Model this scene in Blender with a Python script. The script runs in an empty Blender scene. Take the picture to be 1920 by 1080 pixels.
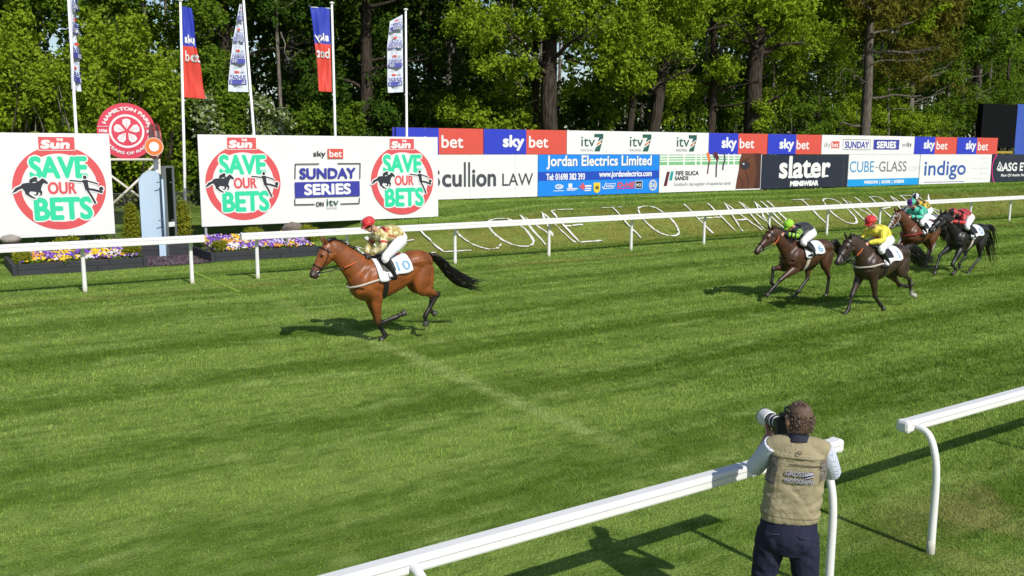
import bpy, bmesh, math, random
import numpy as np
from mathutils import Vector, Matrix
from mathutils.geometry import tessellate_polygon

# ------------------------------------------------------------------ camera, sky, sun, exposure
S = bpy.context.scene
COL = S.collection
F_PX, PITCH, YAW, ROLL, CAM_H = 1700.2, 0.1522, 0.5874, 0.0035, 3.6   # photograph is 1920 x 1080
_fw = np.array([math.sin(YAW)*math.cos(PITCH), math.cos(YAW)*math.cos(PITCH), -math.sin(PITCH)])
_r0 = np.array([math.cos(YAW), -math.sin(YAW), 0.0]); _u0 = np.cross(_r0, _fw)
_rt = math.cos(ROLL)*_r0 + math.sin(ROLL)*_u0; _up = -math.sin(ROLL)*_r0 + math.cos(ROLL)*_u0
cam_data = bpy.data.cameras.new('camera'); cam = bpy.data.objects.new('camera', cam_data); COL.objects.link(cam)
cam_data.sensor_width = 36.0; cam_data.lens = F_PX/1920*36.0
cam_data.clip_start = 0.1; cam_data.clip_end = 2000
cam.matrix_world = Matrix(((_rt[0], _up[0], -_fw[0], 0), (_rt[1], _up[1], -_fw[1], 0), (_rt[2], _up[2], -_fw[2], CAM_H), (0, 0, 0, 1)))
S.camera = cam
SUN_EL = math.atan2(1.0, 1.2)
W = bpy.data.worlds.new('World'); S.world = W; W.use_nodes = True
_bg = W.node_tree.nodes['Background']; _sky = W.node_tree.nodes.new('ShaderNodeTexSky')
_sky.sky_type = 'NISHITA'; _sky.sun_disc = False; _sky.sun_elevation = SUN_EL; _sky.sun_rotation = math.radians(180)
_sky.air_density = 1.0; _sky.dust_density = 0.6
W.node_tree.links.new(_sky.outputs[0], _bg.inputs[0]); _bg.inputs[1].default_value = 0.10
sun_data = bpy.data.lights.new('sun', 'SUN'); sun_data.energy = 4.2; sun_data.angle = math.radians(0.5); sun_data.color = (1.0, 0.955, 0.88)
sun = bpy.data.objects.new('sun', sun_data); COL.objects.link(sun)
sun.rotation_euler = (math.pi/2 - SUN_EL, 0, 0)          # light travels towards +Y and down
sun.location = (0, -20, 30)
S.view_settings.view_transform = 'Standard'; S.view_settings.look = 'None'
S.view_settings.exposure = 0.14; S.view_settings.gamma = 1.0; S.view_settings.use_curve_mapping = False
S.cycles.max_bounces = 5; S.cycles.diffuse_bounces = 3; S.cycles.glossy_bounces = 2; S.cycles.transmission_bounces = 3; S.cycles.transparent_max_bounces = 4

# ------------------------------------------------------------------ helpers: places
def ray(px, py): return _fw*F_PX + _rt*(px-960) + _up*(540-py)
def on_y(px, py, Y):
    d = ray(px, py); t = Y/d[1]; return np.array([0, 0, CAM_H]) + d*t
def on_z(px, py, z=0.0):
    d = ray(px, py); t = (z-CAM_H)/d[2]; return np.array([0, 0, CAM_H]) + d*t
def sstep(a, b, x):
    t = np.clip((np.asarray(x, float)-a)/(b-a), 0, 1); return t*t*(3-2*t)
def bank_z(X, Y):
    z = np.interp(Y, [25.9, 27.1, 27.8, 29.5, 30.2, 34.5, 36, 45, 60, 90, 200], [0, .05, .33, 1.10, 1.24, 1.32, 1.38, 2.0, 2.7, 3.6, 5])
    k = np.interp(X, [11, 17.5, 22], [.60, .68, 1.0]); return z*(k+(1-k)*sstep(32.3, 34.4, Y))
def flat_z(Y): return np.interp(Y, [25, 32.2, 36, 41, 45, 60, 90, 200], [0, .0, .6, 1.45, 1.7, 2.5, 3.5, 5])
def ground_z(X, Y):
    X = np.asarray(X, float); Y = np.asarray(Y, float)
    s = sstep(11.3, 15.0, X); return flat_z(Y)*(1-s) + bank_z(X, Y)*s

# ------------------------------------------------------------------ helpers: materials
MATS = {}
def _nodes(name):
    m = bpy.data.materials.new(name); m.use_nodes = True
    return m, m.node_tree.nodes, m.node_tree.links, m.node_tree.nodes['Principled BSDF']
def mat(name, col, rough=0.6, var=0.12, scale=6.0, metal=0.0, bump=0.0, bscale=40.0, spec=0.5, coat=0.0):
    """painted / plain surface: base colour broken up by two noises, optional bump"""
    if name in MATS: return MATS[name]
    m, N, L, B = _nodes(name)
    tc = N.new('ShaderNodeTexCoord'); n1 = N.new('ShaderNodeTexNoise'); n1.inputs['Scale'].default_value = scale; n1.inputs['Detail'].default_value = 5
    L.new(tc.outputs['Object'], n1.inputs['Vector'])
    mx = N.new('ShaderNodeMix'); mx.data_type = 'RGBA'
    mx.inputs[6].default_value = tuple(c*(1-var) for c in col)+(1,); mx.inputs[7].default_value = tuple(min(1, c*(1+var)) for c in col)+(1,)
    L.new(n1.outputs['Fac'], mx.inputs[0]); L.new(mx.outputs[2], B.inputs['Base Color'])
    B.inputs['Roughness'].default_value = rough; B.inputs['Metallic'].default_value = metal; B.inputs['Specular IOR Level'].default_value = spec
    B.inputs['Coat Weight'].default_value = coat
    if bump:
        n2 = N.new('ShaderNodeTexNoise'); n2.inputs['Scale'].default_value = bscale; n2.inputs['Detail'].default_value = 4
        L.new(tc.outputs['Object'], n2.inputs['Vector'])
        b = N.new('ShaderNodeBump'); b.inputs['Strength'].default_value = bump; b.inputs['Distance'].default_value = 0.02
        L.new(n2.outputs['Fac'], b.inputs['Height']); L.new(b.outputs['Normal'], B.inputs['Normal'])
    MATS[name] = m; return m
def attr_mat(name, rough=0.5, var=0.25, scale=9.0, bump=0.25, bscale=22.0, bdist=0.02, spec=0.5, sheen=0.0, coat=0.0):
    """colour from the mesh's own 'Col' attribute (coat, silks, skin), varied by noise"""
    if name in MATS: return MATS[name]
    m, N, L, B = _nodes(name)
    at = N.new('ShaderNodeAttribute'); at.attribute_name = 'Col'
    tc = N.new('ShaderNodeTexCoord'); n1 = N.new('ShaderNodeTexNoise'); n1.inputs['Scale'].default_value = scale; n1.inputs['Detail'].default_value = 6
    L.new(tc.outputs['Object'], n1.inputs['Vector'])
    mr = N.new('ShaderNodeMapRange'); mr.inputs[3].default_value = 1-var; mr.inputs[4].default_value = 1+var; mr.inputs[1].default_value = .25; mr.inputs[2].default_value = .75
    L.new(n1.outputs['Fac'], mr.inputs[0])
    mu = N.new('ShaderNodeVectorMath'); mu.operation = 'MULTIPLY'
    L.new(at.outputs['Color'], mu.inputs[0]); L.new(mr.outputs[0], mu.inputs[1]); L.new(mu.outputs[0], B.inputs['Base Color'])
    B.inputs['Roughness'].default_value = rough; B.inputs['Specular IOR Level'].default_value = spec; B.inputs['Sheen Weight'].default_value = sheen; B.inputs['Coat Weight'].default_value = coat
    if bump:
        n2 = N.new('ShaderNodeTexNoise'); n2.inputs['Scale'].default_value = bscale; n2.inputs['Detail'].default_value = 5
        L.new(tc.outputs['Object'], n2.inputs['Vector'])
        b = N.new('ShaderNodeBump'); b.inputs['Strength'].default_value = bump; b.inputs['Distance'].default_value = bdist
        L.new(n2.outputs['Fac'], b.inputs['Height']); L.new(b.outputs['Normal'], B.inputs['Normal'])
    MATS[name] = m; return m
def leaf_mat(name, c1, c2, c3, trans=0.35):
    """leaves: colour picked per leaf along a three-colour ramp by the 'rnd' face attribute"""
    if name in MATS: return MATS[name]
    m, N, L, B = _nodes(name); N.remove(B)
    at = N.new('ShaderNodeAttribute'); at.attribute_name = 'rnd'
    cr = N.new('ShaderNodeValToRGB'); e = cr.color_ramp.elements; e[0].color = c1+(1,); e[1].color = c3+(1,); k = e.new(.5); k.color = c2+(1,)
    L.new(at.outputs['Fac'], cr.inputs[0])
    d = N.new('ShaderNodeBsdfDiffuse'); t = N.new('ShaderNodeBsdfTranslucent'); mx = N.new('ShaderNodeMixShader'); mx.inputs[0].default_value = trans
    L.new(cr.outputs[0], d.inputs[0]); L.new(cr.outputs[0], t.inputs[0]); L.new(d.outputs[0], mx.inputs[1]); L.new(t.outputs[0], mx.inputs[2])
    out = [n for n in N if n.type == 'OUTPUT_MATERIAL'][0]; L.new(mx.outputs[0], out.inputs[0])
    MATS[name] = m; return m

# ------------------------------------------------------------------ helpers: objects
def tag(o, label, cat, group=None, kind=None):
    if label: o['label'] = label
    if cat: o['category'] = cat
    if group: o['group'] = group
    if kind: o['kind'] = kind
    return o
def thing(name, label, cat, loc=(0, 0, 0), rz=0.0, group=None):
    o = bpy.data.objects.new(name, None); COL.objects.link(o); o.location = loc; o.rotation_euler = (0, 0, rz); o.empty_display_size = .2
    return tag(o, label, cat, group)
def link(name, me, parent=None, mats=(), smooth=False):
    for m in mats: me.materials.append(m)
    if smooth: me.polygons.foreach_set('use_smooth', np.ones(len(me.polygons), bool))
    o = bpy.data.objects.new(name, me); COL.objects.link(o)
    if parent is not None: o.parent = parent
    return o
def np_mesh(name, V, Fc, k=None):
    """mesh from numpy vertices and equal-sized faces"""
    V = np.asarray(V, np.float32); Fc = np.asarray(Fc, np.int32); me = bpy.data.meshes.new(name)
    k = Fc.shape[1]; me.vertices.add(len(V)); me.vertices.foreach_set('co', V.ravel())
    me.loops.add(Fc.size); me.loops.foreach_set('vertex_index', Fc.ravel())
    me.polygons.add(len(Fc)); me.polygons.foreach_set('loop_start', np.arange(0, Fc.size, k, dtype=np.int32))
    me.update(calc_edges=True); return me
class MB:
    """collects boxes, tubes and sheets, then links them as ONE mesh"""
    def __init__(s): s.v = []; s.f = []; s.m = []
    def add(s, V, Fc, mi=0):
        b = len(s.v); s.v += [tuple(map(float, v)) for v in V]; s.f += [tuple(b+i for i in f) for f in Fc]; s.m += [mi]*len(Fc); return s
    def box(s, x0, x1, y0, y1, z0, z1, mi=0):
        V = [(x, y, z) for z in (z0, z1) for y in (y0, y1) for x in (x0, x1)]
        return s.add(V, [(0, 2, 3, 1), (4, 5, 7, 6), (0, 1, 5, 4), (2, 6, 7, 3), (0, 4, 6, 2), (1, 3, 7, 5)], mi)
    def bar(s, a, b, r, seg=8, r2=None, mi=0):
        return s.path([a, b], [r, r if r2 is None else r2], seg, mi)
    def path(s, P, R, seg=8, mi=0, side=None, sub=1):
        t = tube(P, R, seg, side, sub); return s.add(t['v'], t['f'], mi)
    def build(s, name, mats, parent=None, smooth=False, bevel=0.0):
        me = bpy.data.meshes.new(name); me.from_pydata(s.v, [], s.f)
        if not isinstance(mats, (list, tuple)): mats = [mats]
        me.polygons.foreach_set('material_index', s.m); me.update()
        o = link(name, me, parent, mats, smooth)
        if bevel:
            b = o.modifiers.new('bevel', 'BEVEL'); b.width = bevel; b.segments = 2; b.limit_method = 'ANGLE'
        return o
def catmull(P, n):
    P = np.asarray(P, float)
    if n <= 1 or len(P) < 3: 
        if n <= 1: return P
        out = []
        for i in range(len(P)-1):
            for k in range(n): out.append(P[i]+(P[i+1]-P[i])*k/n)
        return np.array(out+[P[-1]])
    Q = np.vstack([2*P[0]-P[1], P, 2*P[-1]-P[-2]]); out = []
    for i in range(1, len(Q)-2):
        a, b, c, d = Q[i-1], Q[i], Q[i+1], Q[i+2]
        for k in range(n):
            t = k/n; out.append(.5*((2*b)+(c-a)*t+(2*a-5*b+4*c-d)*t*t+(3*b-a-3*c+d)*t**3))
    return np.array(out+[P[-1]])
def tube(P, R, seg=10, side=None, sub=4, col=None):
    """closed tube through P with radii R (number or (along side, across))"""
    P = np.asarray(P, float); R = np.array([(r, r) if np.isscalar(r) else tuple(r) for r in R], float)
    D = catmull(np.hstack([P, R]), sub); C = D[:, :3]; R = np.maximum(D[:, 3:], 1e-4); n = len(C)
    cc = None
    if col is not None:
        col = np.asarray(col, float)
        if col.ndim == 1: col = np.repeat(col[None], len(P), 0)
        u = np.linspace(0, len(P)-1, n); cc = np.stack([np.interp(u, np.arange(len(P)), col[:, i]) for i in range(3)], 1)
    T = np.gradient(C, axis=0); T /= np.linalg.norm(T, axis=1)[:, None]+1e-12
    V = []; a = None
    for i in range(n):
        t = T[i]
        if side is not None: s = np.asarray(side, float)
        elif a is not None: s = a
        else: s = np.array([0, 0, 1.]) if abs(t[2]) < .9 else np.array([1., 0, 0])
        a = s-t*(s@t); a /= np.linalg.norm(a)+1e-12; b = np.cross(t, a)
        for k in range(seg):
            w = 2*math.pi*k/seg; V.append(C[i]+a*R[i, 0]*math.cos(w)+b*R[i, 1]*math.sin(w))
    f = [(i*seg+k, i*seg+(k+1) % seg, (i+1)*seg+(k+1) % seg, (i+1)*seg+k) for i in range(n-1) for k in range(seg)]
    f += [tuple(range(seg-1, -1, -1)), tuple((n-1)*seg+k for k in range(seg))]
    return dict(v=V, f=f, c=C, r=R.mean(1), col=cc)
def ball(c, r, col=None, seg=10, side=None):
    r = np.array([r]*3 if np.isscalar(r) else r, float); c = np.asarray(c, float)
    zs = np.array([-1, -.92, -.7, -.38, 0, .38, .7, .92, 1]); P = [c+np.array([0, 0, z*r[2]]) for z in zs]
    q = np.sqrt(np.maximum(1-zs**2, .004)); return tube(P, [(r[0]*k, r[1]*k) for k in q], seg, (1, 0, 0), 1, col)
def fuse(tubes, voxel, smooth=3, name='body', colfn=None):
    """melt overlapping tubes into one continuous skin; colour each vertex from the nearest tube ring"""
    mb = MB()
    for t in tubes: mb.add(t['v'], t['f'])
    me = bpy.data.meshes.new('tmp'); me.from_pydata(mb.v, [], mb.f); o = bpy.data.objects.new('tmp', me); COL.objects.link(o)
    r = o.modifiers.new('r', 'REMESH'); r.mode = 'VOXEL'; r.voxel_size = voxel; r.adaptivity = 0
    if smooth:
        s = o.modifiers.new('s', 'SMOOTH'); s.factor = .5; s.iterations = smooth
    dg = bpy.context.evaluated_depsgraph_get(); out = bpy.data.meshes.new_from_object(o.evaluated_get(dg)); out.name = name
    bpy.data.objects.remove(o); bpy.data.meshes.remove(me)
    n = len(out.vertices); co = np.empty(n*3, np.float32); out.vertices.foreach_get('co', co); co = co.reshape(-1, 3)
    rc = np.vstack([t['c'] for t in tubes if t['col'] is not None]) if any(t['col'] is not None for t in tubes) else None
    if rc is not None:
        rr = np.concatenate([t['r'] for t in tubes if t['col'] is not None]); cl = np.vstack([t['col'] for t in tubes if t['col'] is not None])
        C = np.empty((n, 3))
        for i in range(0, n, 4000):
            d = np.linalg.norm(co[i:i+4000, None]-rc[None], axis=2)-rr[None]
            idx = np.argsort(d, axis=1)[:, :3]; dd = np.take_along_axis(d, idx, 1); w = np.exp(-(dd-dd[:, :1])/.012); w /= w.sum(1)[:, None]
            C[i:i+4000] = (cl[idx]*w[..., None]).sum(1)
    else: C = np.ones((n, 3))*.5
    if colfn is not None: C = colfn(co.astype(float), C)
    at = out.attributes.new('Col', 'FLOAT_COLOR', 'POINT'); at.data.foreach_set('color', np.hstack([C, np.ones((n, 1))]).astype(np.float32).ravel())
    out.polygons.foreach_set('use_smooth', np.ones(len(out.polygons), bool)); return out
# value noise for scattering
_rng = np.random.default_rng(7)
_tab = _rng.random((256, 256))
def vnoise(x, y):
    x = np.asarray(x, float); y = np.asarray(y, float); i = np.floor(x).astype(int); j = np.floor(y).astype(int); u = x-i; v = y-j
    u = u*u*(3-2*u); v = v*v*(3-2*v); g = lambda a, b: _tab[a % 256, b % 256]
    return (g(i, j)*(1-u)+g(i+1, j)*u)*(1-v)+(g(i, j+1)*(1-u)+g(i+1, j+1)*u)*v

# ------------------------------------------------------------------ helpers: printed graphics on a flat panel
_TXT = {}
def glyphs(body):
    if body not in _TXT:
        cu = bpy.data.curves.new('t', 'FONT'); cu.body = body; cu.size = 1.0; cu.resolution_u = 4
        o = bpy.data.objects.new('t', cu); me = bpy.data.meshes.new_from_object(o)
        V = np.array([v.co[:2] for v in me.vertices]); Fc = [tuple(p.vertices) for p in me.polygons]
        bpy.data.objects.remove(o); bpy.data.curves.remove(cu); bpy.data.meshes.remove(me)
        lo = V.min(0); hi = V.max(0); _TXT[body] = ((V-lo)/(hi-lo), Fc)
    return _TXT[body]
class Gfx:
    """flat shapes in a panel's own (u right, v up) plane, stacked in 2 mm layers; each named piece becomes one mesh"""
    def __init__(s, step=.0005): s.p = {}; s.k = 0; s.step = step
    def put(s, name, UV, Fc, m):
        d = s.p.setdefault(name, dict(v=[], f=[], m=[], mats=[]))
        if m not in d['mats']: d['mats'].append(m)
        b = len(d['v']); h = s.step*(1+s.k); d['v'] += [(float(u), float(v), h) for u, v in UV]; d['f'] += [tuple(b+i for i in f) for f in Fc]; d['m'] += [d['mats'].index(m)]*len(Fc)
    def rect(s, name, u0, u1, v0, v1, m, shear=0.0):
        s.k += 1; s.put(name, [(u0, v0), (u1, v0), (u1+shear, v1), (u0+shear, v1)], [(0, 1, 2, 3)], m)
    def poly(s, name, pts, m):
        s.k += 1; tri = tessellate_polygon([[Vector((p[0], p[1], 0)) for p in pts]]); s.put(name, pts, tri, m)
    def disc(s, name, u, v, ru, rv, m, n=48):
        s.k += 1; s.put(name, [(u+ru*math.cos(2*math.pi*i/n), v+rv*math.sin(2*math.pi*i/n)) for i in range(n)], [tuple(range(n))], m)
    def ring(s, name, u, v, ru, rv, w, m, n=64, a0=0, a1=2*math.pi):
        s.k += 1; P = []
        for i in range(n+1):
            a = a0+(a1-a0)*i/n; P += [(u+ru*math.cos(a), v+rv*math.sin(a)), (u+(ru-w)*math.cos(a), v+(rv-w)*math.sin(a))]
        s.put(name, P, [(2*i, 2*i+1, 2*i+3, 2*i+2) for i in range(n)], m)
    def line(s, name, pts, w, m):
        for a, b in zip(pts[:-1], pts[1:]):
            a = np.array(a, float); b = np.array(b, float); d = b-a; q = np.array([-d[1], d[0]])/(np.linalg.norm(d)+1e-9)*w/2; e = d/(np.linalg.norm(d)+1e-9)*w/2*.6
            s.k += .15; s.put(name, [a-q-e, b-q+e, b+q+e, a+q-e], [(0, 1, 2, 3)], m)
    def text(s, name, body, u0, u1, v0, v1, m, bold=0.0, shear=0.0, warp=None):
        """lettering scaled to fill the box; bold thickens strokes by stacking shifted copies"""
        V, Fc = glyphs(body); b = bold
        UV = np.stack([u0+b+V[:, 0]*(u1-u0-2*b), v0+b+V[:, 1]*(v1-v0-2*b)], 1); UV[:, 0] += shear*(UV[:, 1]-v0)
        offs = [(0, 0)] + ([(b*math.cos(i*math.pi/4), b*math.sin(i*math.pi/4)) for i in range(8)] if b else [])
        if b > (v1-v0)*.06: offs += [(b/2*math.cos(i*math.pi/2), b/2*math.sin(i*math.pi/2)) for i in range(4)]
        s.k += 1
        for o in offs:
            s.k += .16; Q = UV+np.array(o)
            if warp: Q = np.array([warp(*q) for q in Q])
            s.put(name, Q, Fc, m)
    def build(s, parent, M):
        """M: function (u, v, h) -> local xyz"""
        out = []
        for name, d in s.p.items():
            name = name.split('#')[0]; me = bpy.data.meshes.new(name); me.from_pydata([tuple(map(float, M(*v))) for v in d['v']], [], d['f']); me.polygons.foreach_set('material_index', d['m']); me.update()
            out.append(link(name, me, parent, d['mats']))
        return out
# ------------------------------------------------------------------ ground, paths, painted lines
def turf_nodes(N, L):
    """mown turf colour from world position: mowing bands along the track with their sheen painted in, mottling, dry and worn ground"""
    geo = N.new('ShaderNodeNewGeometry'); sep = N.new('ShaderNodeSeparateXYZ'); L.new(geo.outputs['Position'], sep.inputs[0])
    def math_(op, a, b=None, c=None):
        n = N.new('ShaderNodeMath'); n.operation = op
        for i, x in enumerate((a, b, c)):
            if x is None: continue
            if isinstance(x, (int, float)): n.inputs[i].default_value = x
            else: L.new(x, n.inputs[i])
        return n.outputs[0]
    def noise(scale, detail=4, sx=1.0, sy=1.0):
        mp = N.new('ShaderNodeMapping'); mp.inputs['Scale'].default_value = (sx, sy, 0.0); L.new(geo.outputs['Position'], mp.inputs[0])
        n = N.new('ShaderNodeTexNoise'); n.inputs['Scale'].default_value = scale; n.inputs['Detail'].default_value = detail; L.new(mp.outputs[0], n.inputs['Vector']); return n.outputs['Fac']
    def ramp(f, a, b, lo=0.0, hi=1.0):
        n = N.new('ShaderNodeMapRange'); n.interpolation_type = 'SMOOTHSTEP'; L.new(f, n.inputs[0])
        n.inputs[1].default_value = a; n.inputs[2].default_value = b; n.inputs[3].default_value = lo; n.inputs[4].default_value = hi; return n.outputs[0]
    def mix(f, a, b):
        n = N.new('ShaderNodeMix'); n.data_type = 'RGBA'; L.new(f, n.inputs[0])
        for i, x in ((6, a), (7, b)):
            if isinstance(x, tuple): n.inputs[i].default_value = x+(1,)
            else: L.new(x, n.inputs[i])
        return n.outputs[2]
    X, Y = sep.outputs[0], sep.outputs[1]
    wob = noise(.35, 3); yy = math_('ADD', Y, math_('MULTIPLY', wob, 1.5))
    s1 = math_('SINE', math_('MULTIPLY', yy, 2*math.pi/3.1)); s2 = math_('SINE', math_('MULTIPLY', yy, 2*math.pi/1.37))
    band = math_('ADD', math_('MULTIPLY', s1, .5), math_('MULTIPLY', s2, .25))  # mowing stripes: light and dark of grass leaning two ways, put into the colour
    streak = noise(1.0, 6, .12, 1.6)                         # long streaks left by the mower and by hooves
    f = math_('ADD', math_('ADD', math_('MULTIPLY', band, .55), math_('MULTIPLY', math_('SUBTRACT', streak, .5), 1.7)), math_('MULTIPLY', math_('SUBTRACT', noise(1.7, 5), .5), .9))
    f = math_('ADD', f, math_('MULTIPLY', math_('SUBTRACT', noise(5.5, 6, .7, 1.3), .5), 1.3))
    c = mix(ramp(f, -.60, .60), (.088, .156, .017), (.222, .310, .066))
    c = mix(ramp(noise(38, 3), .35, .75, 0, .55), c, (.065, .105, .014))
    # dry bank above the rail and worn strip along it
    dry = math_('MULTIPLY', math_('MULTIPLY', ramp(Y, 25.9, 27.3), ramp(Y, 30.3, 29.3)), ramp(X, 10.5, 14.0))
    dry = math_('MULTIPLY', dry, ramp(noise(.55, 5), .30, .62, .25, 1.0))
    c = mix(math_('MULTIPLY', dry, .62), c, (.195, .165, .040))
    worn = math_('MULTIPLY', math_('MULTIPLY', ramp(Y, 23.1, 23.5), ramp(Y, 24.0, 23.6)), ramp(noise(.8, 4, .4, 1), .35, .6))
    c = mix(math_('MULTIPLY', worn, .55), c, (.27, .25, .075))
    near = math_('MULTIPLY', math_('MULTIPLY', ramp(Y, 5.6, 4.6), ramp(X, 6.4, 8.4)), ramp(noise(1.1, 6), .40, .60))
    c = mix(math_('MULTIPLY', near, .55), c, (.285, .245, .095))
    patch = math_('MULTIPLY', ramp(noise(.42, 5), .58, .72), .4)
    c = mix(patch, c, (.165, .225, .045))
    # trodden groove across the track at the finish, pale
    gw = math_('ABSOLUTE', math_('SUBTRACT', X, math_('ADD', 6.98, math_('MULTIPLY', wob, .25))))
    gr = math_('MULTIPLY', math_('MULTIPLY', ramp(gw, .30, .02), ramp(Y, 7.0, 9.0)), ramp(Y, 23.0, 14.0))
    gr = math_('MULTIPLY', gr, ramp(noise(3.3, 8), .32, .60, .30, 1.0))
    c = mix(math_('MULTIPLY', gr, .78), c, (.275, .345, .11))
    edge = math_('MULTIPLY', ramp(math_('ABSOLUTE', math_('ADD', s1, .35)), .50, .0), ramp(noise(1.0, 9, .8, 2.6), .44, .66))
    edge = math_('MULTIPLY', edge, ramp(Y, 25.0, 24.0))
    c = mix(math_('MULTIPLY', edge, .60), c, (.265, .345, .10))
    wisp = math_('MULTIPLY', ramp(noise(1.0, 8, .5, 3.6), .55, .72), .34)
    dk = math_('MULTIPLY', ramp(noise(1.0, 8, 1.7, 5.2), .52, .70), .50)
    c = mix(dk, c, (.052, .105, .012))
    c = mix(wisp, c, (.27, .345, .105))
    # the wood's floor: leaf litter
    wood = ramp(Y, 37.5, 42.0)
    c = mix(math_('MULTIPLY', wood, ramp(noise(.5, 4), .3, .6, .35, 1.)), c, (.035, .030, .012))
    return c
def turf_material():
    m, N, L, B = _nodes('turf'); c = turf_nodes(N, L); L.new(c, B.inputs['Base Color'])
    B.inputs['Roughness'].default_value = .9; B.inputs['Specular IOR Level'].default_value = .12
    geo = N.new('ShaderNodeNewGeometry'); n = N.new('ShaderNodeTexNoise'); n.inputs['Scale'].default_value = 30; n.inputs['Detail'].default_value = 6; L.new(geo.outputs['Position'], n.inputs['Vector'])
    b = N.new('ShaderNodeBump'); b.inputs['Strength'].default_value = .7; b.inputs['Distance'].default_value = .04; L.new(n.outputs['Fac'], b.inputs['Height']); L.new(b.outputs['Normal'], B.inputs['Normal']); return m
_xs = np.concatenate([np.arange(-160, -10, 10), np.arange(-10, 30, .6), np.arange(30, 100, 2), np.arange(100, 420, 20)])
_ys = np.concatenate([np.arange(-60, 0, 10), np.arange(0, 25, 1.0), np.arange(25, 46, .35), np.arange(46, 62, 2), np.arange(62, 320, 20)])
_gx, _gy = np.meshgrid(_xs, _ys); _gz = ground_z(_gx, _gy)+np.where(_gy > 26, (vnoise(_gx*.7, _gy*.7)-.5)*.07*sstep(26, 29, _gy), 0)
_nx = len(_xs); _i = (np.arange(len(_ys)-1)[:, None]*_nx+np.arange(_nx-1)[None]).ravel()
g = link('ground', np_mesh('ground', np.stack([_gx, _gy, _gz], -1).reshape(-1, 3), np.stack([_i, _i+1, _i+_nx+1, _i+_nx], 1)), None, [turf_material()], True)
tag(g, 'mown striped turf of the racetrack with a grass bank behind', None, kind='structure')
def sheet(name, x0, x1, y0, y1, m, label, lift=.006, kind='structure', n=24):
    mb = MB(); xs = np.linspace(x0, x1, n); ys = np.linspace(y0, y1, 6)
    V = [(x, y, float(ground_z(x, y))+lift+(.02 if y > 33 else 0)) for y in ys for x in xs]
    o = mb.add(V, [(j*n+i, j*n+i+1, (j+1)*n+i+1, (j+1)*n+i) for j in range(5) for i in range(n-1)]).build(name, m); return tag(o, label, None, kind=kind)
sheet('path', -10, 16, 40.6, 42.4, mat('earth', (.23, .17, .12), .95, .3, 3, bump=.6), 'brown earth path behind the winning post', .03)
sheet('finish_line', 6.76, 6.86, 22.6, 27.4, mat('finish_paint', (.22, .34, .03), .9, .4, 9), 'yellow green painted finish line across the turf', .012)

# welcome lettering limed on the bank, hand painted strokes
LET = dict(W=[[(0, 1), (.25, 0), (.5, .75), (.75, 0), (1, 1)]], E=[[(1, 1), (0, 1), (0, 0), (1, 0)], [(0, .5), (.8, .5)]], L=[[(0, 1), (0, 0), (1, 0)]],
           C=[[(1, .88), (.72, 1), (.35, .98), (.05, .72), (0, .45), (.1, .18), (.4, 0), (.75, .02), (1, .15)]],
           O=[[(.5, 1), (.15, .88), (0, .5), (.15, .12), (.5, 0), (.85, .12), (1, .5), (.85, .88), (.5, 1)]], M=[[(0, 0), (.12, 1), (.5, .25), (.88, 1), (1, 0)]],
           T=[[(0, 1), (1, 1)], [(.5, 1), (.5, 0)]], H=[[(0, 1), (0, 0)], [(1, 1), (1, 0)], [(0, .5), (1, .5)]], A=[[(0, 0), (.5, 1), (1, 0)], [(.2, .38), (.8, .38)]],
           I=[[(.5, 1), (.5, 0)]], N=[[(0, 0), (0, 1), (1, 0), (1, 1)]], P=[[(0, 0), (0, 1), (.8, .95), (1, .75), (.8, .52), (0, .48)]],
           R=[[(0, 0), (0, 1), (.8, .95), (1, .75), (.8, .52), (0, .48)], [(.4, .5), (1, 0)]], K=[[(0, 1), (0, 0)], [(1, 1), (0, .45), (1, 0)]])
WELCOME = [('W', 648, 716), ('E', 732, 790), ('L', 806, 856), ('C', 868, 922), ('O', 930, 990), ('M', 998, 1052), ('E', 1062, 1104), ('T', 1158, 1196), ('O', 1212, 1262), ('H', 1312, 1356),
           ('A', 1368, 1404), ('M', 1410, 1446), ('I', 1452, 1458), ('L', 1466, 1488), ('T', 1514, 1546), ('O', 1560, 1594), ('N', 1604, 1630), ('P', 1656, 1676), ('A', 1684, 1706), ('R', 1714, 1736), ('K', 1744, 1766)]
def bank_letters():
    rn = random.Random(5); x_ = on_y(1200, 440, 28.3)[0]; t = thing('bank_lettering', 'white limed words WELCOME TO HAMILTON PARK painted across the grass bank', 'lettering', (x_, 28.3, 0)); m = mat('lime_paint', (.66, .66, .60), .9, .3, 7)
    for ch, p0, p1 in WELCOME:
        mb = MB()
        pm = (p0+p1)/2; py = 461-(pm-700)*.047
        x0 = on_y(p0, py-14, 28.3)[0]; x1 = on_y(p1, py-14, 28.3)[0]
        for st in LET[ch]:
            P = catmull(np.array([(x0+(x1-x0)*u+max(0, x0-11)*.017*(w-.5)*2.5, 27.15+w*2.5) for u, w in st]), 6 if len(st) > 4 and ch in 'CO' else 1)
            if ch not in 'CO': P = np.concatenate([np.linspace(a, b, 9)[:-1] for a, b in zip(P[:-1], P[1:])]+[P[-1:]])
            P = P+np.array([[rn.uniform(-.025, .025), rn.uniform(-.02, .02)] for _ in P]); T = np.gradient(P, axis=0); T /= np.linalg.norm(T, axis=1)[:, None]+1e-9
            q = np.stack([-T[:, 1], T[:, 0]], 1); w = np.array([(.004 if rn.random() < .10 else rn.uniform(.026, .062)) for _ in P])[:, None]
            A = P+q*w; B = P-q*w; V = []
            for a, b in zip(A, B):
                for c in (a, b): V.append((c[0]-x_, c[1]-28.3, float(ground_z(c[0], c[1]))+.045))
            mb.add(V, [(2*i, 2*i+1, 2*i+3, 2*i+2) for i in range(len(P)-1)])
        mb.build('letter', m, t)
bank_letters()

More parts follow.
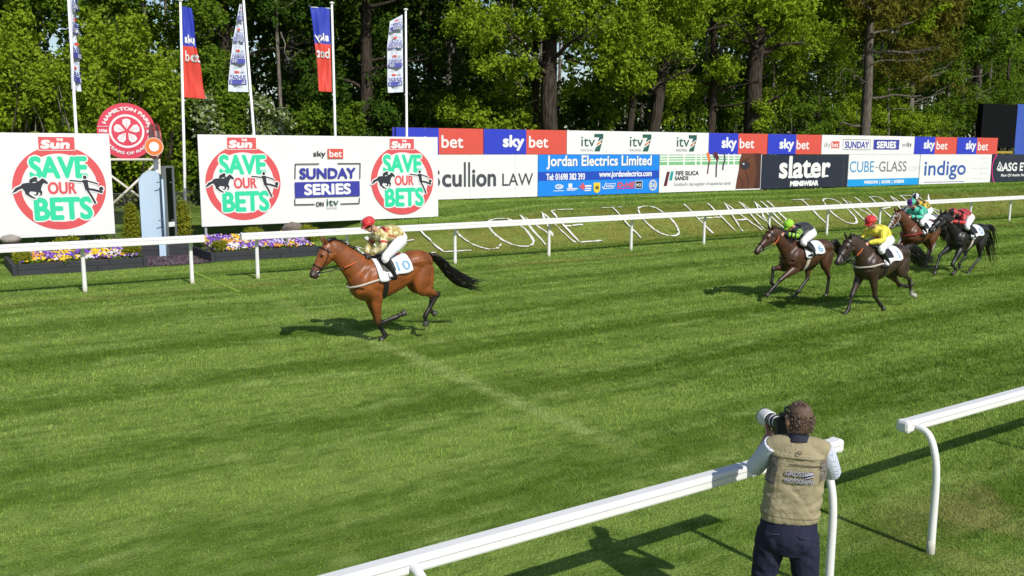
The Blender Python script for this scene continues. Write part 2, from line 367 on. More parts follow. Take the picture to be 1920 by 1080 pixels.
# ------------------------------------------------------------------ running rails
PVC = mat('rail_white', (.735, .735, .725), .38, .075, 3.5)
GRIME = mat('rail_foot', (.52, .50, .42), .7, .3, 30)
def running_rail(label, x0, x1, yb, z0, z1, depth, posts, ybase, r, caps):
    t = thing('running_rail', label, 'rail', (x0, ybase, 0), 0, 'white running rails along the track')
    L0 = x1-x0; mb = MB(); y0 = yb-ybase
    mb.box(0, L0, y0-depth/2, y0+depth/2, z0, z1)
    o = mb.build('beam', PVC, t, bevel=.018)
    # the moulded groove along the face
    MB().box(.02, L0-.02, y0-depth/2-.004, y0-depth/2-.0005, z0+(z1-z0)*.60, z0+(z1-z0)*.64).build('groove', mat('groove_grey', (.42, .43, .46), .5), o)
    for k in range(1, int(L0/3.66)+1):
        xj = (3.66*k-x0) % 3.66+3.66*(k-1)
        if .2 < xj < L0-.2: MB().box(xj-.003, xj+.003, y0-depth/2-.003, y0+depth/2+.003, z0-.003, z1+.003).build('joint', mat('groove_grey', (.42, .43, .46), .5), o)
    for c in caps:
        xa = -.03 if c == 'l' else L0-.05
        MB().box(xa, xa+.08, y0-depth/2-.008, y0+depth/2+.008, z0-.008, z1+.008).build('end_cap', PVC, t, bevel=.03)
    for px in posts:
        x = px-x0; s = -1 if y0 < 0 else 1; ye = y0-depth/2+.02 if s > 0 else y0+depth/2-.02; zt = z0+(z1-z0)*.42; h = min(.34, abs(ye)+.08)
        P = [(x, 0, -.15), (x, 0, .3), (x, 0, zt-h*1.3), (x, s*.03, zt-h*.62), (x, s*abs(ye)*.38, zt-h*.16), (x, s*abs(ye)*.72, zt-.005), (x, ye, zt+.004)]
        p = MB().path(P, [r*1.12, r*1.08, r, r, r, r*.95, r*.9], 12, 0, None, 4).build('post', PVC, t, True)
        p.location = (0, 0, 0)
        MB().path([(x, 0, -.05), (x, 0, .05), (x, 0, .13)], [r*1.17, r*1.14, r*1.10], 12).build('post_foot', GRIME, p, True)
    return t
running_rail('near white running rail left of the gap, behind the photographer', -8, 6.38, 4.62, 1.085, 1.19, .112, [-4.98, -1.32, 2.34, 6.0], 4.34, .032, 'r')
running_rail('near white running rail starting right of the photographer beside the empty turf', 7.33, 40, 4.62, 1.085, 1.19, .112, [7.44+3.66*i for i in range(8)], 4.34, .032, 'l')
running_rail('far white running rail in front of the left flower bed', -24, 6.45, 24.45, 1.13, 1.32, .15, [6.18, 3.55]+[3.55-3.66*i for i in range(1, 7)], 24.72, .05, 'r')
running_rail('far white running rail stretching right below the limed bank', 7.48, 110, 24.45, 1.13, 1.32, .15, [7.96]+[10.63+3.66*i for i in range(27)], 24.72, .05, 'l')

# ------------------------------------------------------------------ advertising boards
WHITE = mat('print_white', (.70, .70, .705), .45, .03, 1.2); RED = mat('print_red', (.60, .075, .085), .5, .05, 2); BETRED = mat('print_bet_red', (.58, .070, .050), .5, .06, 2)
SKYBLUE = mat('print_royal_blue', (.018, .036, .46), .5, .06, 2); TEAL = mat('print_teal', (.022, .56, .31), .5, .04, 2); NAVY = mat('print_navy', (.030, .033, .30), .5, .05, 3)
INK = mat('print_ink', (.018, .020, .032), .5, .1, 3); DKBLUE = mat('print_slate', (.055, .057, .075), .5, .1, 3); BRIGHT = mat('print_bright_blue', (.004, .20, .70), .45, .05, 2); BAND = mat('print_band_blue', (.008, .055, .42), .45, .05, 2)
CYAN = mat('print_cyan', (.004, .28, .66), .45, .04, 2); ITVG = mat('print_green', (.018, .085, .068), .5, .05, 3); ORANGE = mat('print_orange', (.62, .16, .035), .5, .05, 3); NIGHT = mat('print_night', (.012, .016, .034), .45, .15, 2)
MAROON = mat('print_maroon', (.09, .012, .022), .5, .05, 3); AQUA = mat('print_aqua', (.01, .27, .29), .5, .05, 3); PINK = mat('print_pink', (.62, .01, .20), .5); GREYTXT = mat('print_grey', (.16, .16, .17), .5); PALE = mat('print_pale', (.55, .56, .58), .5)
INDIGO = mat('print_indigo', (.025, .085, .33), .5, .05, 3); YELLOW = mat('print_yellow', (.68, .52, .03), .5); WOODPOST = mat('post_wood', (.42, .37, .31), .85, .25, 12, bump=.3); STEEL = mat('galvanised', (.36, .38, .42), .5, .15, 10, metal=.3)
HORSEBROWN = attr_mat('print_horse', .5, .15, 3, 0)
def pbox(b, Y):
    p0, p1, q0, q1 = b; pm, qm = (p0+p1)/2, (q0+q1)/2
    return on_y(p0, qm, Y)[0], on_y(p1, qm, Y)[0], on_y(pm, q1, Y)[2], on_y(pm, q0, Y)[2]
class Board:
    def __init__(s, name, label, X0, X1, Z0, Z1, Y, m, legs=(), group=None, legm=None, legw=.05, foot=None):
        s.X0, s.Z0, s.Y, s.W, s.H = X0, Z0, Y, X1-X0, Z1-Z0
        gz = float(ground_z((X0+X1)/2, Y)) if foot is None else foot
        s.base = gz; s.t = thing(name, label, 'advertising board', (X0, Y, gz), 0, group); s.g = Gfx()
        MB().box(0, s.W, -.03, .03, Z0-gz, Z1-gz).build('panel', m, s.t, bevel=.006)
        for lx in legs:
            MB().box(lx-legw, lx+legw, .034, .034+legw*2, float(ground_z(X0+lx, Y))-gz-.3, Z1-gz-.1).build('leg', legm or WOODPOST, s.t)
    def t_(s, body, b, m, bold=0.0, shear=0.0, name='lettering'):
        bold *= .58
        if name == 'lettering': name = 'lettering#%d' % len(s.g.p)
        u0, u1, v0, v1 = pbox(b, s.Y); s.g.text(name, body, u0, u1, v0, v1, m, bold, shear); return s
    def r_(s, b, m, name='artwork', shear=0.0):
        s.g.rect(name, *pbox(b, s.Y), m, shear); return s
    def P(s, pts): return [(on_y(x, y, s.Y)[0], on_y(x, y, s.Y)[2]) for x, y in pts]
    def line(s, pts, w, m, name='artwork'): s.g.line(name, s.P(pts), w, m); return s
    def done(s):
        s.g.build(s.t, lambda u, v, h: (u-s.X0, -.031-h, v-s.base)); return s

YS, YB = 32.0, 35.0
ZT, ZM, ZL = 3.6+.83*YB/33, 3.6-.245*YB/33, 3.6-2.085*YB/33
def bet_logo(B, u, v, R):
    """roundel: red ring, banner, three words, a galloping horse and a footballer in black"""
    g = B.g; n_ = '#%d' % len(g.p)
    g.disc('roundel'+n_, u, v, R*1.0, R*.985, RED, 72); g.disc('roundel'+n_, u, v, R*.815, R*.80, WHITE, 64)
    def word(w, x0, x1, y0, y1, m, halo, b):
        g.text('lettering'+n_, w, u+(x0-halo)*R, u+(x1+halo)*R, v+(y0-halo)*R, v+(y1+halo)*R, WHITE, (halo+b)*R)
        g.text('lettering'+n_, w, u+x0*R, u+x1*R, v+y0*R, v+y1*R, m, b*R)
    word('SAVE', -.63, .62, .21, .745, TEAL, .030, .030); word('BETS', -.585, .675, -.765, -.21, TEAL, .030, .030); word('OUR', -.27, .35, -.15, .145, RED, .018, .014)
    g.rect('banner'+n_, u-.41*R, u+.385*R, v+.87*R, v+1.20*R, WHITE); g.rect('banner'+n_, u-.395*R, u+.37*R, v+.885*R, v+1.185*R, RED)
    g.text('lettering'+n_, 'Sun', u-.37*R, u+.25*R, v+.91*R, v+1.12*R, WHITE, .020*R, .18); g.text('lettering'+n_, 'THE', u-.02*R, u+.13*R, v+1.09*R, v+1.155*R, WHITE, .006*R)
    hp = [(88, 460), (115, 425), (150, 410), (165, 395), (200, 390), (240, 392), (265, 388), (290, 370), (302, 360), (308, 364), (320, 370), (342, 395), (335, 402), (310, 395), (298, 410), (288, 440), (297, 455), (293, 475), (272, 486), (276, 476), (284, 468), (270, 456), (268, 474), (250, 481), (230, 474), (252, 470), (254, 457), (250, 455), (215, 450), (203, 465), (225, 483), (252, 499), (245, 503), (215, 494), (178, 468), (176, 452), (160, 430), (140, 436), (115, 452)]
    jk = [(208, 388), (215, 368), (235, 358), (248, 352), (262, 352), (270, 360), (264, 368), (268, 380), (280, 384), (262, 388), (246, 384), (228, 392)]
    q = lambda P: [(u+(x-424)/331*R, v-(y-430)/293*.985*R) for x, y in P]
    for s in (hp, jk): g.line('silhouette'+n_, q(s+[s[0]]), .055*R, WHITE)
    for s in (hp, jk): g.poly('silhouette'+n_, q(s), INK)
    limbs = [([(496, 380), (545, 384), (592, 390)], .034), ([(618, 384), (660, 395), (694, 407)], .034), ([(612, 440), (665, 448), (722, 466)], .055), ([(612, 440), (642, 490), (668, 542)], .05)]
    tor = [(583, 376), (622, 376), (630, 448), (603, 452)]
    for P, w in limbs: g.line('silhouette'+n_, q(P), (w+.05)*R, WHITE)
    g.line('silhouette'+n_, q(tor+[tor[0]]), .055*R, WHITE)
    hx, hy = q([(603, 358)])[0]; bx, by = q([(718, 441)])[0]; g.disc('silhouette'+n_, hx, hy, .066*R, .07*R, WHITE, 20); g.disc('silhouette'+n_, bx, by, .078*R, .078*R, WHITE, 24)
    for P, w in limbs: g.line('silhouette'+n_, q(P), w*R, INK)
    g.poly('silhouette'+n_, q(tor), INK); g.disc('silhouette'+n_, hx, hy, .040*R, .046*R, INK, 20); g.disc('silhouette'+n_, bx, by, .050*R, .050*R, INK, 24)
def itv_logo(B, b, racing, seven=None, m=ITVG):
    B.t_('itv', b, m, .012*(b[3]-b[2])/20)
    if racing: B.t_('RACING', racing, GREYTXT)
    if seven:
        x0, x1, y0, y1 = seven; w = x1-x0
        B.g.k += 1; B.g.poly('lettering', B.P([(x0, y0), (x1, y0), (x1, y0+6.5), (x0+w*.6, y1), (x0, y1), (x0+w*.55, y0+6.5), (x0, y0+6.5)]), m)
        B.g.poly('artwork', B.P([(x0+w*.42, y0+15), (x0+w*.78, y0+11.5), (x0+w*.68, y0+17.5), (x0+w*.28, y0+22)]), ORANGE)
        B.g.line('artwork', B.P([(x0+w*.35, y0+16.5), (x0+w*.85, y0+10.5)]), .05, WHITE); B.g.line('artwork', B.P([(x0+w*.2, y0+24), (x0+w*.75, y0+17)]), .05, WHITE)
s1r = on_y(210, 345, YS)[0]
B = Board('advertising_board', 'big white board with one red roundel at the left edge, behind the flower bed', -1.9, s1r, .80, 4.04, YS, WHITE, (.4, 3.3, 6.2), 'white roundel boards beside the winning post', STEEL, .04, 0.0)
u, u1, v, v1 = pbox((110, 196, 275.5, 351.5), YS); bet_logo(B, u, v, u1-u); B.done()
s2l, s2r = on_y(374, 340, YS)[0], on_y(820.5, 330, YS)[0]
B = Board('advertising_board', 'big white board with two red roundels and SUNDAY SERIES between them', s2l, s2r, .90, 4.05, YS, WHITE, (.15, 3.0, 6.0, 9.2), 'white roundel boards beside the winning post', STEEL, .04, 0.0)
for c in ((456.5, 525.4, 274, 343), (754.2, 811.2, 276, 338)):
    u, u1, v, v1 = pbox(c, YS); u = on_y(c[0], c[3], YS)[0]; v = on_y(c[0], c[3], YS)[2]; bet_logo(B, u, v, on_y(c[1], c[3], YS)[0]-u)
B.t_('sky', (586, 609.5, 282.8, 296), INK, .012).r_((612.9, 642, 279, 297), BETRED).t_('bet', (616, 639.5, 281.5, 294.5), WHITE, .010)
for L_ in ([(596.5, 307), (552.3, 307.5), (551.8, 335)], [(632, 306.5), (673.8, 306.3), (673.4, 334)], [(551.6, 373), (551.6, 383.5), (588, 382.8)], [(672.4, 371), (672, 381), (637.5, 382)]): B.line(L_, .035, INK)
B.t_('SUNDAY', (560, 665.5, 314.5, 335), NAVY, .035).r_((551.5, 673, 340.4, 368.8), NAVY).t_('SERIES', (568.8, 656.4, 344, 365.2), WHITE, .045)
B.t_('ON', (590.8, 605.6, 378, 386.6), INK, .012); itv_logo(B, (611, 633.6, 373, 385.2), (611, 630.5, 388, 391)); B.done()

def row(label, p0, p1, z0, z1, m, legs=True, x1=None, x0=None):
    pm = 267 if z0 > ZM-.1 else 330
    X0 = on_y(p0, pm, YB)[0]+.012 if x0 is None else x0; X1 = on_y(p1, pm, YB)[0]-.012 if x1 is None else x1
    n = max(2, int((X1-X0)/2.4)); lg = [.25+(X1-X0-.5)*i/(n-1) for i in range(n)] if legs else []
    B = Board('advertising_board', label, X0, X1, z0, z1, YB, m, lg, 'upper row of trackside boards' if z0 > ZM-.1 else 'lower row of trackside boards')
    rn = random.Random(int(p0*7+z0*10)); B.t.rotation_euler = (rn.uniform(-.004, .004), 0, rn.uniform(-.0016, .0016)); B.t.location[1] += rn.uniform(-.012, .012)
    mb = MB(); W_ = X1-X0; k = 2.44
    while k < W_-.3: mb.box(k-.004, k+.004, -.0308, -.0298, z0-B.base+.004, z1-B.base-.004); k += 2.44
    if k > 2.5: mb.build('panel_joint', mat('joint_grey', (.20, .20, .21), .7), B.t)
    mb = MB(); n = max(2, int(W_/1.22))
    for i in range(n+1):
        for zz in (z0-B.base+.05, z1-B.base-.05): x = .06+(W_-.12)*i/n; mb.path([(x, -.030, zz), (x, -.034, zz)], [.016, .012], 8)
    mb.build('fixings', STEEL, B.t)
    return B
def sky_bet(label, pb, pr, pe, sky, bet):
    B = row(label, pb, pe, ZM+.012, ZT, BETRED); g = B.g
    u0, u1 = B.X0, on_y(pr, 267, YB)[0]; g.rect('artwork', u0, u1, B.Z0+.002, B.Z0+B.H-.002, SKYBLUE)
    h = (sky or bet)[3]-(sky or bet)[2]
    if sky: B.t_('sky', sky, WHITE, .058)
    if bet: B.t_('bet', bet, WHITE, .022)
    return B.done()
sky_bet('blue and red board partly hidden by the big two roundel board', 735, 822, 906, (783, 820, 256, 285), (827, 868, 253.5, 277.5))
sky_bet('blue and red board left of the three green sevens', 906, 986, 1062, (942, 982.3, 253, 282.6), (991, 1027, 255, 277))
B = row('white upper board with three green ITV sevens', 1062, 1328, ZM+.012, ZT, WHITE)
itv_logo(B, (1089, 1115, 256.5, 275), (1088.5, 1111.5, 279, 284), (1113.5, 1130.5, 251, 284)); itv_logo(B, (1180, 1205, 256.5, 275), (1180, 1201.5, 279, 284), (1204, 1220.5, 252, 284)); itv_logo(B, (1268, 1291.5, 257, 275.4), (1266.7, 1287.5, 279, 284), (1290.5, 1305.5, 253.3, 284)); B.done()
sky_bet('blue and red board above the horse eye picture', 1328, 1384, 1439, (1352.7, 1380.8, 257, 283.7), (1386.5, 1414, 259.5, 278))
sky_bet('blue and red board above the black menswear board', 1439, 1492, 1540, (1460.8, 1488, 260, 284.6), (1493, 1516.7, 262.5, 280))
B = row('white upper board reading SUNDAY SERIES in boxes', 1540, 1714, ZM+.012, ZT, WHITE)
B.t_('sky', (1544.6, 1556.5, 266, 278.5), GREYTXT).r_((1558, 1573, 265, 278), BETRED).t_('bet', (1559.5, 1571.5, 266.5, 276), WHITE, .012)
for L_ in ([(1580, 261.5), (1631.5, 262.3), (1630.5, 281), (1579.8, 280.5), (1580, 261.5)],): B.line(L_, .035, GREYTXT)
B.t_('SUNDAY', (1583.5, 1628.5, 265, 278.3), NAVY, .03).r_((1637, 1685, 262, 280.6), NAVY).t_('SERIES', (1643, 1679.5, 265, 278.3), WHITE, .05).t_('on', (1691, 1697, 269.5, 275), GREYTXT).t_('itv', (1699, 1708.5, 266.5, 275.5), INK, .012); B.done()
sky_bet('blue and red board above the glass and indigo boards', 1714, 1753, 1794, (1731.5, 1752, 262, 284), (1755.4, 1776, 265, 280.3))
sky_bet('last blue and red board of the upper row, beside the dark screen', 1794, 1831, 1870, (1810, 1829, 263.5, 285), (1833, 1851.7, 266, 282))

B = row('white law firm board with thin dark lettering', 720, 1008, ZL, ZM, WHITE, x0=on_y(790, 330, YB)[0])
B.t_('S', (805.5, 825, 318, 351), DKBLUE, .06).t_('cu', (828, 865.5, 326.5, 351), DKBLUE, .055).r_((869, 873, 304, 350.4), DKBLUE, 'lettering').r_((877, 881, 304, 350.4), DKBLUE, 'lettering').t_('ion', (884.4, 929.6, 317.3, 350.2), DKBLUE, .055).t_('LAW', (941, 999, 324.8, 348.2), DKBLUE, .012); B.done()
B = row('bright blue board of an electrical firm with white text and small badges', 1008, 1235, ZL, ZM, BRIGHT)
for dx, m_, b_ in ((.8, INK, .03), (0, WHITE, .032)): B.t_('Jordan Electrics Limited', (1024+dx, 1221.5+dx, 291.3+dx*.6, 317+dx*.6), m_, b_)
u0, u1, v0, v1 = pbox((1121, 1122, 321, 337), YB); B.g.rect('artwork', B.X0+.004, B.X0+B.W-.004, v0, v1, BAND)
B.t_('Tel: 01698 382 393', (1023.3, 1096, 325, 337.5), WHITE, .022).t_('www.jordanelectrics.com', (1122.5, 1221.5, 320, 334.5), WHITE, .022)
u0, u1, v0, v1 = pbox((1040, 1054, 345, 354.5), YB); B.g.ring('badges', (u0+u1)/2, (v0+v1)/2, (u1-u0)*.5, (v1-v0)*.5, .04, WHITE, 32); B.t_('CHAS', (1042, 1055, 347, 353), WHITE, .008, .2).line([(1037, 358), (1056, 357.4)], .03, WHITE, 'badges')
B.r_((1065, 1072, 344, 352), WHITE, 'badges').r_((1062, 1082, 352.8, 355), WHITE, 'badges').r_((1062, 1078, 356.2, 357.4), WHITE, 'badges')
B.r_((1090, 1094, 343.4, 356), RED, 'badges').r_((1086, 1098, 347.5, 352), RED, 'badges').r_((1096, 1108, 347, 350), WHITE, 'badges').r_((1096, 1107.5, 352, 354.5), WHITE, 'badges').r_((1095, 1107, 356, 358), WHITE, 'badges')
B.g.poly('badges', B.P([(1112, 342.5), (1124.5, 342), (1124.5, 355), (1122, 360), (1118, 362), (1114, 360), (1112, 355)]), YELLOW); B.t_('40', (1114.5, 1122, 348, 355.5), INK, .02)
B.line([(1128, 350), (1131, 354), (1135, 342.5)], .04, WHITE, 'badges').line([(1131, 354), (1150, 352.5), (1153, 344), (1136, 345)], .03, WHITE, 'badges').t_('works', (1134.5, 1149, 346, 351), WHITE, .012)
B.t_('D-HE', (1156, 1188, 341.2, 351), RED, .035, .2).line([(1156, 353.5), (1187, 352.2)], .04, PINK, 'badges').r_((1190, 1203.5, 339, 353.5), WHITE, 'badges').r_((1190.7, 1202.8, 339.8, 352.8), INK, 'badges').t_('MCS', (1192, 1201.5, 344, 349.5), WHITE, .008)
u0, u1, v0, v1 = pbox((1215.6, 1230.8, 336.8, 357.5), YB); B.g.ring('badges', (u0+u1)/2, (v0+v1)/2, (u1-u0)/2, (v1-v0)/2, .05, PALE, 36); B.g.ring('badges', (u0+u1)/2, (v0+v1)/2, (u1-u0)*.38, (v1-v0)*.38, .03, WHITE, 36); B.t_('50', (1218.5, 1227.5, 343.5, 351), WHITE, .015); B.done()

B = row('white equestrian sand board with a brown horse eye picture', 1235, 1426, ZL, ZM, WHITE)
PG = mat('print_meadow', (.17, .42, .20), .5, .5, 9); PW = mat('print_rail', (.72, .75, .72), .5)
B.r_((1236.5, 1386, 291, 309), PG); 
for y in (293.5, 298, 302.5): B.line([(1237, y), (1386, y-1.5)], .06, PW)
for x in (1252, 1282, 1304, 1314, 1345, 1365, 1376): B.line([(x, 289.5), (x-.5, 311)], .10, PW)
for P_, w_ in (([(1328, 288), (1329, 302), (1327, 312), (1325.5, 325)], .10), ([(1343, 288), (1344, 300), (1342, 314), (1341.5, 331)], .12), ([(1336, 288), (1339, 296)], .12), ([(1357, 289), (1358, 300), (1355, 309), (1354, 318)], .12)): B.line(P_, w_, MAROON if w_ == .1 else DKBLUE)
B.line([(1326, 288), (1329, 300)], .2, ORANGE).line([(1341, 288), (1344, 297)], .25, HORSEBROWN if False else MAROON)
HB = mat('print_chestnut', (.115, .035, .016), .5, .45, 1.1); HBD = mat('print_chestnut_dark', (.050, .016, .010), .5, .4, 1.5)
B.g.poly('horse_picture', B.P([(1390, 287.5), (1426.5, 287.5), (1424, 353.2), (1377.5, 354.5), (1380, 338), (1384, 318), (1385.5, 300)]), HB)
B.g.poly('horse_picture', B.P([(1414, 287.5), (1426.2, 287.5), (1424, 353), (1412, 353.4), (1417, 325)]), HBD)
for P_ in ([(1384, 330), (1391, 342), (1390, 353)], [(1397, 321), (1402, 338), (1401, 353)], [(1404, 296), (1398, 300), (1391, 303)]): B.line(P_, .09, HBD, 'horse_picture')
u0, u1, v0, v1 = pbox((1388, 1403.5, 303, 317.5), YB); uc, vc = (u0+u1)/2, (v0+v1)/2
B.g.disc('horse_picture', uc, vc, (u1-u0)*.62, (v1-v0)*.60, HBD); B.g.disc('horse_picture', uc, vc, (u1-u0)*.46, (v1-v0)*.42, INK); B.g.disc('horse_picture', uc-.12, vc+.09, .07, .05, PALE, 16)
B.g.poly('artwork', B.P([(1249.5, 322), (1255, 321.6), (1249, 348.6), (1243, 349)]), MAROON); B.g.poly('artwork', B.P([(1257, 321.6), (1262, 321.2), (1259, 338), (1253.5, 338.6)]), AQUA)
B.t_('FIFE SILICA', (1265.8, 1309, 320.4, 329), INK, .02).t_('SANDS', (1264, 1289.6, 330.3, 338), INK, .02).t_("Scotland's top supplier of equestrian sands", (1263, 1368.8, 340.8, 349.4), GREYTXT); B.done()

B = row('black menswear board with heavy white slab lettering', 1426, 1588.5, ZL+.02, ZM-.03, NIGHT)
B.t_('slater', (1460.6, 1556.7, 292.3, 334), WHITE, .10)
for x, y, w in ((1463, 332.4, 6), (1483, 332.6, 12), (1500, 332.2, 8), (1519, 331.8, 10), (1547, 330.6, 11)): B.r_((x-w/2, x+w/2, y-2.4, y+1), WHITE, 'lettering')
B.t_('MENSWEAR', (1480.8, 1533.8, 338.4, 348.8), WHITE, .06); B.done()
B = row('white glass firm board with a blue band along its foot', 1589, 1722, ZL, ZM, WHITE)
u0, u1, v0, v1 = pbox((1655, 1656, 334.8, 349), YB); B.g.rect('artwork', B.X0+.004, B.X0+B.W-.004, B.Z0+.004, v1, CYAN)
B.t_('CUBE', (1592.5, 1638, 302, 323), mat('print_sky', (.05, .25, .50), .5), .012).t_('-', (1640.5, 1646, 313, 314.6), GREYTXT).t_('GLASS', (1647.5, 1699, 302.3, 321.8), GREYTXT, .012).t_('.COM', (1701, 1721.5, 310.8, 320.6), PALE)
B.t_('WINDOWS  |  DOORS  |  SCREENS', (1619, 1694, 337.6, 345.6), WHITE, .028); B.done()
B = row('white board with the blue word indigo', 1722.5, 1856.5, ZL, ZM, WHITE)
B.t_('indigo', (1732, 1810, 301, 337.2), INDIGO, .045).line([(1731.5, 341.8), (1807.5, 340.2)], .035, NAVY)
for y, a, b in ((297, 1838, 1852), (306, 1843, 1851), (315.5, 1820, 1851), (325, 1836, 1849), (335, 1820, 1846)): B.line([(a, y), (b, y-.2)], .05, PALE)
B.done()
B = row('dark navy security firm board with a pink arc, at the right edge', 1857.5, 2010, ZL, ZM, NIGHT)
B.line([(1868.5, 289.5), (1862, 300), (1859.2, 312), (1859, 325), (1861, 336), (1863.5, 343.5)], .10, PINK)
B.t_('ASG EVENTS', (1879, 1958, 304.5, 320.5), WHITE, .045).t_('Part Of Assist Security Group', (1875.5, 1950, 325.3, 331.8), WHITE, .015, .2)
for P_ in ([(1873.5, 304), (1868.5, 317), (1871, 319.5), (1878, 319.5), (1879, 316), (1873.5, 304)], [(1873, 311), (1876, 316), (1871, 317)]): B.line(P_, .09, WHITE)
B.done()
# ------------------------------------------------------------------ foliage builders
def leaves(name, blobs, size, seed, mats, parent, shell=.55, flat=.25, jitter=.35):
    """leaf-sized diamonds scattered through blobs [(x,y,z,rx,ry,rz,n)]; each blob is broken into twig tufts"""
    r = np.random.default_rng(seed); C = []; NN = []
    for (x, y, z, rx, ry, rz, n) in blobs:
        nt = max(3, int(n/16)); d = r.normal(size=(nt, 3)); d /= np.linalg.norm(d, axis=1)[:, None]
        rad = (shell+(1-shell)*r.random(nt))*np.where(r.random(nt) < .2, r.random(nt), 1)
        tc = d*rad[:, None]*np.array([rx, ry, rz])+np.array([x, y, z]); k = r.integers(0, nt, n)
        tr = size*2.6*(.6+.8*r.random(nt)); p = tc[k]+r.normal(size=(n, 3))*tr[k][:, None]*.5; C.append(p); NN.append(d[k])
    C = np.vstack(C); D = np.vstack(NN); n = len(C)
    nr = D*.6+r.normal(size=(n, 3))*.75+np.array([0, -.25, .45]); nr /= np.linalg.norm(nr, axis=1)[:, None]
    t = np.cross(nr, r.normal(size=(n, 3))); t /= np.linalg.norm(t, axis=1)[:, None]+1e-9; b = np.cross(nr, t)
    s = (size*(1-jitter+2*jitter*r.random(n)))[:, None]
    V = np.stack([C-t*s, C+b*s*.55-t*s*.1+nr*s*flat*.4, C+t*s, C-b*s*.55-t*s*.1+nr*s*flat*.4], 1).reshape(-1, 3)
    me = np_mesh(name, V, np.arange(4*n).reshape(n, 4)); a = me.attributes.new('rnd', 'FLOAT', 'FACE'); a.data.foreach_set('value', np.clip(.5+.22*r.normal(size=n), 0, 1).astype(np.float32))
    return link(name, me, parent, [mats])
LEAF = dict(lime=leaf_mat('leaf_lime', (.125, .210, .012), (.225, .325, .020), (.340, .435, .048), .4), mid=leaf_mat('leaf_mid', (.060, .125, .012), (.115, .200, .017), (.190, .275, .030), .35),
            dark=leaf_mat('leaf_dark', (.026, .062, .009), (.052, .108, .014), (.095, .160, .022), .35), rust=leaf_mat('leaf_rust', (.085, .085, .016), (.140, .130, .022), (.190, .195, .030), .38),
            bloom=leaf_mat('leaf_blossom', (.07, .13, .02), (.14, .21, .035), (.62, .63, .52), .3), box=leaf_mat('leaf_box', (.14, .17, .014), (.25, .27, .024), (.36, .36, .045), .35))
def bark(name, c):
    if name in MATS: return MATS[name]
    m, N, L, B = _nodes(name); tc = N.new('ShaderNodeTexCoord'); mp = N.new('ShaderNodeMapping'); mp.inputs['Scale'].default_value = (7, 7, 1.1); L.new(tc.outputs['Object'], mp.inputs[0])
    n = N.new('ShaderNodeTexNoise'); n.inputs['Scale'].default_value = 1.6; n.inputs['Detail'].default_value = 8; L.new(mp.outputs[0], n.inputs['Vector'])
    cr = N.new('ShaderNodeValToRGB'); e = cr.color_ramp.elements; e[0].position = .35; e[0].color = tuple(x*.45 for x in c)+(1,); e[1].position = .68; e[1].color = tuple(x*1.35 for x in c)+(1,)
    L.new(n.outputs['Fac'], cr.inputs[0]); L.new(cr.outputs[0], B.inputs['Base Color']); B.inputs['Roughness'].default_value = .95; B.inputs['Specular IOR Level'].default_value = .1
    b = N.new('ShaderNodeBump'); b.inputs['Strength'].default_value = 1; b.inputs['Distance'].default_value = .08; L.new(n.outputs['Fac'], b.inputs['Height']); L.new(b.outputs['Normal'], B.inputs['Normal'])
    MATS[name] = m; return m
BARK = bark('bark_dark', (.055, .044, .034)); BARKL = bark('bark_pale', (.20, .175, .145))

